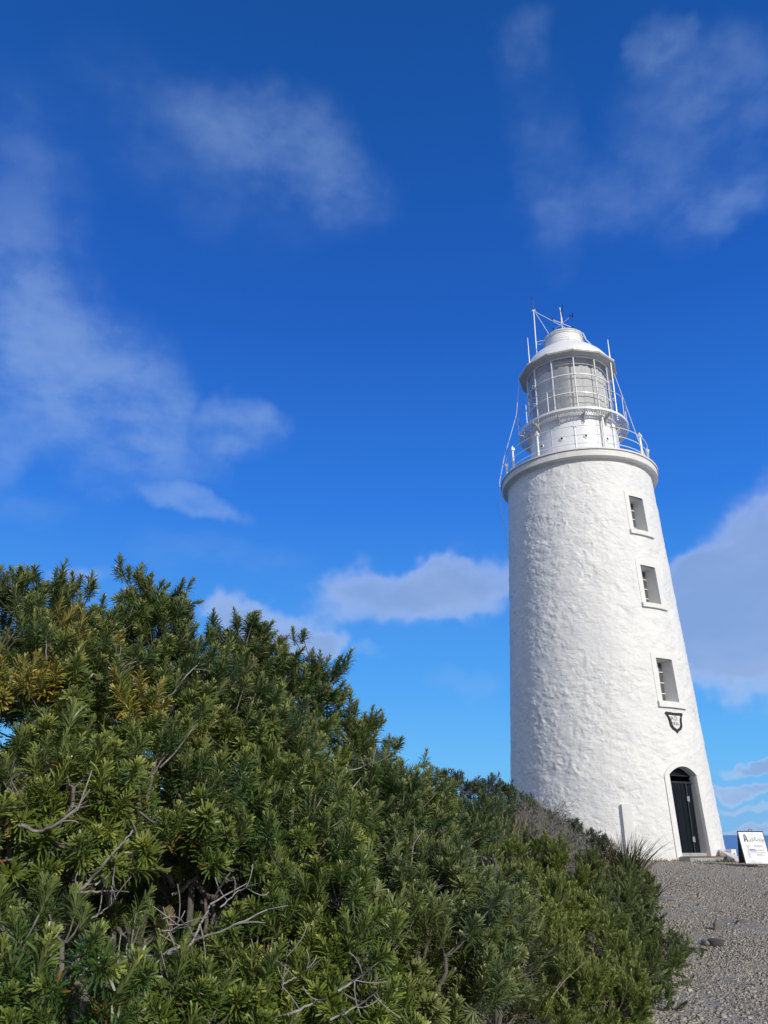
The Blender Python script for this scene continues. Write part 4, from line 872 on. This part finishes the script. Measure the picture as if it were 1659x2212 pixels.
# farther plants
shrub(BN, [(940, 1712, 11.5, .30), (985, 1735, 11.8, .34), (1050, 1748, 12.2, .42), (1110, 1765, 12.6, .40), (1150, 1790, 13.0, .36), (1060, 1800, 11.0, .36)], 'dark spreading banksia shrub against the sky just left of the tower', 'shrub', BANKF, 230, seed=31, group=G, tone=((0.040, 0.065, 0.034), (0.07, 0.088, 0.036)), tip=(0.11, 0.135, 0.055),
      extra=[(920, 1680, 11.5, .09, 8, 0), (945, 1672, 11.5, .09, 9, 0), (970, 1680, 11.5, .07, 6, 0), (985, 1672, 11.5, .05, 3, 0), (1040, 1695, 12.2, .07, 6, 0), (1065, 1700, 12.2, .07, 5, 0), (1100, 1702, 12.4, .08, 6, 0), (1130, 1722, 12.6, .06, 4, 0)], twigs=True, gapn=0.75, inner=0.4)
shrub(BN, [(1180, 1805, 14.0, .30), (1240, 1825, 14.4, .33), (1285, 1845, 15.0, .28), (1210, 1850, 13.0, .28)], 'low dark banksia shrub against the foot of the white tower', 'shrub', BANKF, 210, seed=32, group=G, tone=((0.040, 0.065, 0.034), (0.07, 0.085, 0.036)), tip=(0.11, 0.135, 0.055),
      extra=[(1215, 1775, 14.2, .10, 6, 0), (1245, 1785, 14.3, .10, 6, 0), (1270, 1808, 14.6, .10, 7, 0), (1300, 1815, 15, .08, 6, 0)], gapn=0.75)
shrub('broadleaf_shrub', [(1000, 1800, 8.5, .34), (1040, 1845, 8.2, .32), (960, 1850, 7.2, .26), (1085, 1860, 9.0, .30)], 'mid-green bushy shrub between the tall banksia and the dry twigs', 'shrub', HEAT, 330, 'heath', seed=33, scale=(1.1, 1.7), tone=((0.050, 0.10, 0.030), (0.105, 0.14, 0.04)), tip=(0.18, 0.22, 0.06), poke=0.1)
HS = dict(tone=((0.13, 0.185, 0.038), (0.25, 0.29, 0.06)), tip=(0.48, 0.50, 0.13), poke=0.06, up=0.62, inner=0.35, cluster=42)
HG = 'small-leaved heath bushes beside the path'
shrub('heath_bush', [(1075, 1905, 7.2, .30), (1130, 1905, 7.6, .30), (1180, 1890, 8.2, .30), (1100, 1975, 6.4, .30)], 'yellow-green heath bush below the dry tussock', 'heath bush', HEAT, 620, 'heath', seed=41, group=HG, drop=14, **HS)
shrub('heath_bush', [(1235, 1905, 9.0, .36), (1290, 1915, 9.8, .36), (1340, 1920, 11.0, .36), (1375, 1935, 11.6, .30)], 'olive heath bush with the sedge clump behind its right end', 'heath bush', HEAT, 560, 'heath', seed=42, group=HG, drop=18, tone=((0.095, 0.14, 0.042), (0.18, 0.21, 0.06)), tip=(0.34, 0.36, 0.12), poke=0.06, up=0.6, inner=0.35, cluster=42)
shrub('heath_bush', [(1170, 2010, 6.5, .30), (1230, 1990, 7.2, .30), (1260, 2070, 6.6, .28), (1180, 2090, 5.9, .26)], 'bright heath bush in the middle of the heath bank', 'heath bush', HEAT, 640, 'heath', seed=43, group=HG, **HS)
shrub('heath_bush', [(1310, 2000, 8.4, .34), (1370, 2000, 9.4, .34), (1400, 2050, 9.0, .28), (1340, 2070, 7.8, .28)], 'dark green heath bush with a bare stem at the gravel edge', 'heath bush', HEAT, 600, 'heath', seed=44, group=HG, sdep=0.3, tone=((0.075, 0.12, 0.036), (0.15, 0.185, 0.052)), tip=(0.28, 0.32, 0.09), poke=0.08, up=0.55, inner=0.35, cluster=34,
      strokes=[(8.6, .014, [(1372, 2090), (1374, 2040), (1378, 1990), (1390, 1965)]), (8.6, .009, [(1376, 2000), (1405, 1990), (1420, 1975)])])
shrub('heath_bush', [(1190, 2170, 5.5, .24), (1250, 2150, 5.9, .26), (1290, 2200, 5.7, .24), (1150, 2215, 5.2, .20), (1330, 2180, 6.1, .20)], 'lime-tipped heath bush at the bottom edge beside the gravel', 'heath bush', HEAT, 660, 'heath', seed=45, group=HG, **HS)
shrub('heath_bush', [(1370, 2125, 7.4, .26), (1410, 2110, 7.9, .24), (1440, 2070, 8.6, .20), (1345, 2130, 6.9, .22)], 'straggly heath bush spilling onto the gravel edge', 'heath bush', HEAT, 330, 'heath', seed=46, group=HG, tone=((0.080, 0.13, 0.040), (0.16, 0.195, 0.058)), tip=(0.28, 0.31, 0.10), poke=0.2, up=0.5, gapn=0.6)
shrub('creeping_shrub', [(1060, 2070, 4.9, .24), (1080, 2150, 4.6, .22), (1110, 2080, 5.4, .20), (1090, 2210, 4.5, .18), (1020, 2180, 4.2, .18)], 'dark fine-leaved creeper with pale grass stalks under the banksia', 'shrub', HEAT, 480, 'heath', seed=47, scale=(0.5, 0.8), tone=((0.032, 0.052, 0.014), (0.075, 0.085, 0.022)), tip=(0.12, 0.12, 0.03), up=0.4, poke=0.05, gapn=0.6)

# dead twigs, tussock, sedge, grass stalks
def dry_shrub(name, px0, px1, py0, py1, d0, d1, n, label, seed, h=0.35):
    r = np.random.default_rng(seed); q = [at(r.uniform(px0, px1), r.uniform(py0, py1), r.uniform(d0, d1)) for _ in range(n)]
    b = np.mean(q, 0); g = float(gz(b[0], b[1])); root = empty(name, (b[0], b[1], g)); O = np.array(root.location); tag(root, label, 'dry shrub')
    L = []
    for c in q[:max(6, n // 12)]: L.append((bez(np.array([b[0] + r.normal(0, .15), b[1] + r.normal(0, .15), g - .05]), c, r.normal(0, .1, 3), 7), np.linspace(.016, .006, 7), 6))
    v, f = tube_net(L); mesh_np('stem', v - O, f, M['dead_twig'], root, smooth=True)
    L = []
    for c in q:
        dr = unit(r.normal(0, 1, 3) + np.array([0.25, -0.2, 0.55])); e = c + dr * r.uniform(.5, 1.1) * h
        P = bez(c, e, r.normal(0, .06, 3), 7) + r.normal(0, .006, (7, 3)); L.append((P, np.linspace(.0048, .0022, 7), 4))
        for _ in range(4):
            a = P[r.integers(1, 6)]; e2 = a + unit(dr + r.normal(0, .8, 3)) * r.uniform(.08, .22); Q2 = bez(a, e2, r.normal(0, .03, 3), 5); L.append((Q2, np.linspace(.003, .0016, 5), 3))
            a = Q2[2]; L.append((bez(a, a + unit(dr + r.normal(0, 1, 3)) * r.uniform(.05, .12), r.normal(0, .02, 3), 4), np.linspace(.0022, .0014, 4), 3))
    v, f = tube_net(L); mesh_np('twigs', v - O, f, M['dead_twig'], root)
    return root
dry_shrub('dead_shrub', 1110, 1200, 1760, 1840, 11.0, 12.6, 170, 'leafless grey twiggy shrub tangled in front of the tower foot', 51, 0.36)
dry_shrub('dead_shrub', 1140, 1250, 1830, 1885, 9.6, 11.0, 170, 'lower mat of dead grey twigs above the olive heath', 52, 0.26)
def clump(name, px, py, d, n, hmin, hmax, spread, lean, cols, label, seed, w=0.008, cat='grass clump', zoff=0.0, part='blades'):
    r = np.random.default_rng(seed); c = at(px, py, d); g = float(gz(c[0], c[1])) + zoff; c[2] = g
    root = empty(name, c); tag(root, label, cat); V = []; F = []; K = []; o = 0; segs = 5
    for _ in range(n):
        a = r.uniform(0, 2 * pi); rr = spread * sqrt(r.uniform()); b = np.array([rr * cos(a), rr * sin(a), 0.0]); h = r.uniform(hmin, hmax)
        out_ = np.array([cos(a + r.normal(0, .5)), sin(a + r.normal(0, .5)), 0]); sd = np.array([-out_[1], out_[0], 0]); sd = unit(sd + r.normal(0, .4, 3)); ln = lean * r.uniform(0.2, 1.3)
        cc = np.array(cols[r.integers(len(cols))]) * r.uniform(.7, 1.25)
        for j in range(segs + 1):
            u = j / segs; p = b + out_ * ln * h * u ** 1.7 + np.array([0, 0, h * (u - 0.32 * ln * u * u)]); ww = w * (1 - u ** 2.2) * .5 + .0006
            V += [p - sd * ww, p + sd * ww]; K += [cc, cc]
        F += [(o + 2 * j, o + 2 * j + 1, o + 2 * j + 3, o + 2 * j + 2) for j in range(segs)]; o += 2 * (segs + 1)
    mesh_np(part, np.array(V), np.array(F), M['blade'], root, tint=np.array(K)); return root
SED = [(0.050, 0.052, 0.022), (0.075, 0.062, 0.026), (0.035, 0.042, 0.018), (0.11, 0.085, 0.04)]
STR = [(0.40, 0.31, 0.17), (0.30, 0.23, 0.13), (0.46, 0.38, 0.24), (0.20, 0.17, 0.09)]
clump('sedge_clump', 1345, 1875, 14.5, 340, .55, 1.0, .28, .60, SED, 'dark spiky sedge clump at the tower foot by the gravel', 61, .017, zoff=0.06)
clump('sedge_clump', 1300, 1880, 14.0, 130, .4, .75, .22, .5, SED, 'smaller sedge tuft left of the dark spiky clump', 62, .016, zoff=0.04)
clump('sedge_clump', 1395, 1900, 13.2, 60, .35, .6, .16, .95, SED, 'low sedge blades leaning over the gravel', 63, .014)
clump('dry_tussock', 1078, 1850, 9.3, 70, .55, .95, .16, .35, STR, 'straw-coloured dead tussock in front of the twiggy shrub', 64, .018, zoff=0.42)
clump('dry_tussock', 1122, 1830, 10.2, 40, .5, .9, .16, .45, STR, 'few pale dry leaves right of the straw tussock', 65, .016, zoff=0.45)
clump('dry_tussock', 1415, 2055, 9.0, 110, .12, .30, .26, .8, STR[:3] + SED[:1], 'dry grass tuft at the gravel edge under the heath', 66, .006)
clump('grass_stalks', 1095, 2150, 4.9, 7, .75, 1.15, .10, .9, [(0.35, 0.31, 0.17), (0.27, 0.26, 0.12)], 'thin pale grass stalks arching over the dark creeper', 67, .005, part='stalks')
def base_weeds():
    r = np.random.default_rng(8); V = []; F = []; K = []; o = 0
    for _ in range(2600):
        k = r.uniform()
        if k < .45:
            a = AZC + rad(r.uniform(-25, 75)); rr = 2.98 + abs(r.normal(0, .10)) + (0.62 if AZC + rad(30) < a < AZC + rad(70) else 0); x, y = TX + rr * cos(a), TY + rr * sin(a); h = r.uniform(.03, .10)
        else: x, y = r.uniform(8.2, 12.2), 0; y = 20.6 - 0.05 * (x - 9) + r.normal(0, .22); h = r.uniform(.02, .10)
        z = float(gz(x, y)); q = r.uniform(0, 2 * pi); cc = np.array(((0.10, 0.10, 0.035), (0.16, 0.13, 0.06), (0.06, 0.075, 0.025))[r.integers(3)]) * r.uniform(.7, 1.2); b = np.array([x, y, z - .01]); e = b + np.array([r.normal(0, .03), r.normal(0, .03), h]); s_ = np.array([cos(q), sin(q), 0]) * .006
        V += [b - s_, b + s_, e + s_ * .2, e - s_ * .2]; K += [cc] * 4; F.append((o, o + 1, o + 2, o + 3)); o += 4
    tag(mesh_np('grass', np.array(V), np.array(F), M['blade'], tint=np.array(K)), 'short weedy grass along the foot of the tower and steps', 'grass', kind='stuff')
base_weeds()

# ------------------------------------------------------------------ gravel and rocks
def stone_protos(r, n, flat=(0.45, 0.8)):
    P = []
    for _ in range(n):
        b = np.array([[x, y, z] for x in (-1, 1) for y in (-1, 1) for z in (-1, 1)], float) * np.array([1, r.uniform(.55, .9), r.uniform(*flat)]) * 0.5
        b *= r.uniform(.65, 1.1, (8, 1)); b += r.normal(0, .07, (8, 3)); P.append(b)
    return P
SF = np.array([(0, 1, 3, 2), (4, 6, 7, 5), (0, 4, 5, 1), (2, 3, 7, 6), (0, 2, 6, 4), (1, 5, 7, 3)])
def rotm(a): c, s = np.cos(a), np.sin(a); z = 0 * a; return np.stack([np.stack([c, -s, z], -1), np.stack([s, c, z], -1), np.stack([z, z, z + 1], -1)], -2)
def gravel(n=210000):
    r = np.random.default_rng(9)
    y = 5.6 + (21.0 - 5.6) * r.uniform(0, 1, n) ** 1.35; xl = 1.3 + (y - 5.6) * 0.27; xr = 4.2 + (y - 5.6) * 0.52
    x = xl + (xr - xl) * r.uniform(0, 1, n)
    ok = np.hypot(x - TX, y - TY) > 2.95; x, y = x[ok], y[ok]; n = len(x)
    s = np.clip(np.exp(r.normal(np.log(0.0118), .42, n)), .006, .05) * (0.9 + 0.012 * y); P = stone_protos(r, 14); V = []; K = []
    pal = np.array([(0.36, 0.335, 0.295), (0.41, 0.385, 0.34), (0.46, 0.435, 0.385), (0.30, 0.278, 0.245), (0.43, 0.38, 0.30), (0.58, 0.56, 0.51), (0.33, 0.26, 0.205)]); pw_ = np.array([.25, .27, .18, .13, .10, .04, .03])
    ci = r.choice(len(pal), n, p=pw_ / pw_.sum()); pid = r.integers(0, 14, n); Rm = rotm(r.uniform(0, 2 * pi, n)); zz = gz(x, y)
    tl = r.normal(0, .35, (n, 2))
    for i in range(14):
        q = np.where(pid == i)[0]; b = P[i]; v = np.einsum('vi,nji->nvj', b, Rm[q]) * s[q, None, None]
        v[..., 2] += v[..., 0] * tl[q, 0:1] + v[..., 1] * tl[q, 1:2]
        v += np.stack([x[q], y[q], zz[q] + s[q] * .12], -1)[:, None]; V.append(v.reshape(-1, 3)); K.append(np.repeat(pal[ci[q]] * np.array([0.90, 0.885, 0.865]) * r.uniform(.86, 1.12, (len(q), 1)), 8, 0))
    V = np.concatenate(V); m_ = len(V) // 8
    F = (SF[None] + (np.arange(m_) * 8)[:, None, None]).reshape(-1, 4)
    tag(mesh_np('gravel', V, F, M['stone'], tint=np.concatenate(K)), 'grey crushed gravel covering the path to the tower', 'gravel', kind='stuff')
gravel()
def rock(px, py, size, shape, c, label, seed):
    r = np.random.default_rng(seed); d = pdir(px, py); t_ = 5.0
    for _ in range(60): p = EYE + d * t_; t_ += (p[2] - float(gz(p[0], p[1]))) / max(0.05, -d[2]) * 0.6
    p = EYE + d * t_; me = bpy.data.meshes.new('b'); bm = __import__('bmesh').new(); __import__('bmesh').ops.create_icosphere(bm, subdivisions=2, radius=.5)
    for v in bm.verts:
        co_ = np.array(v.co); n3 = np.abs(co_) ** 3; co_ = co_ / (n3.sum() ** (1 / 3)) * .5
        co_ = co_ * (1 + .16 * vnoise(co_ * 3 + seed)) * np.array(shape) * size; v.co = co_
    V = np.array([v.co[:] for v in bm.verts]); F = [tuple(v.index for v in f.verts) for f in bm.faces]; bm.free(); bpy.data.meshes.remove(me)
    a = r.uniform(0, 6); V = V @ rotm(np.array([a]))[0].T
    o = mesh_np('rock', V, F, M['stone'], tint=np.tile(np.array(c), (len(V), 1))); o.location = (p[0], p[1], p[2] + size * shape[2] * .25); tag(o, label, 'rock', 'loose rocks on the gravel path')
rock(1551, 2010, .16, (.8, .4, .9), (0.16, 0.14, 0.12), 'upright brown flat rock standing in the gravel', 3)
rock(1546, 2044, .17, (1, .7, .6), (0.075, 0.07, 0.07), 'darkest wedge-shaped rock on the gravel', 4)
rock(1527, 2042, .13, (1, .7, .6), (0.28, 0.26, 0.22), 'pale tan rock left of the darkest wedge-shaped rock', 5)
rock(1603, 1997, .15, (1, .7, .5), (0.15, 0.13, 0.12), 'brown rock farthest right on the gravel path', 6)
rock(1448, 1943, .42, (1, .8, .10), (0.27, 0.27, 0.24), 'flat grey-green slab lying beside the heath', 7)
rock(1508, 2058, .15, (1, .8, .5), (0.25, 0.24, 0.22), 'light grey rock nearest the heath edge', 8)
rock(1493, 1915, .22, (1, .35, .10), (0.30, 0.14, 0.09), 'reddish flat stone in the gravel below the door', 9)
print('near shoots', cnt)
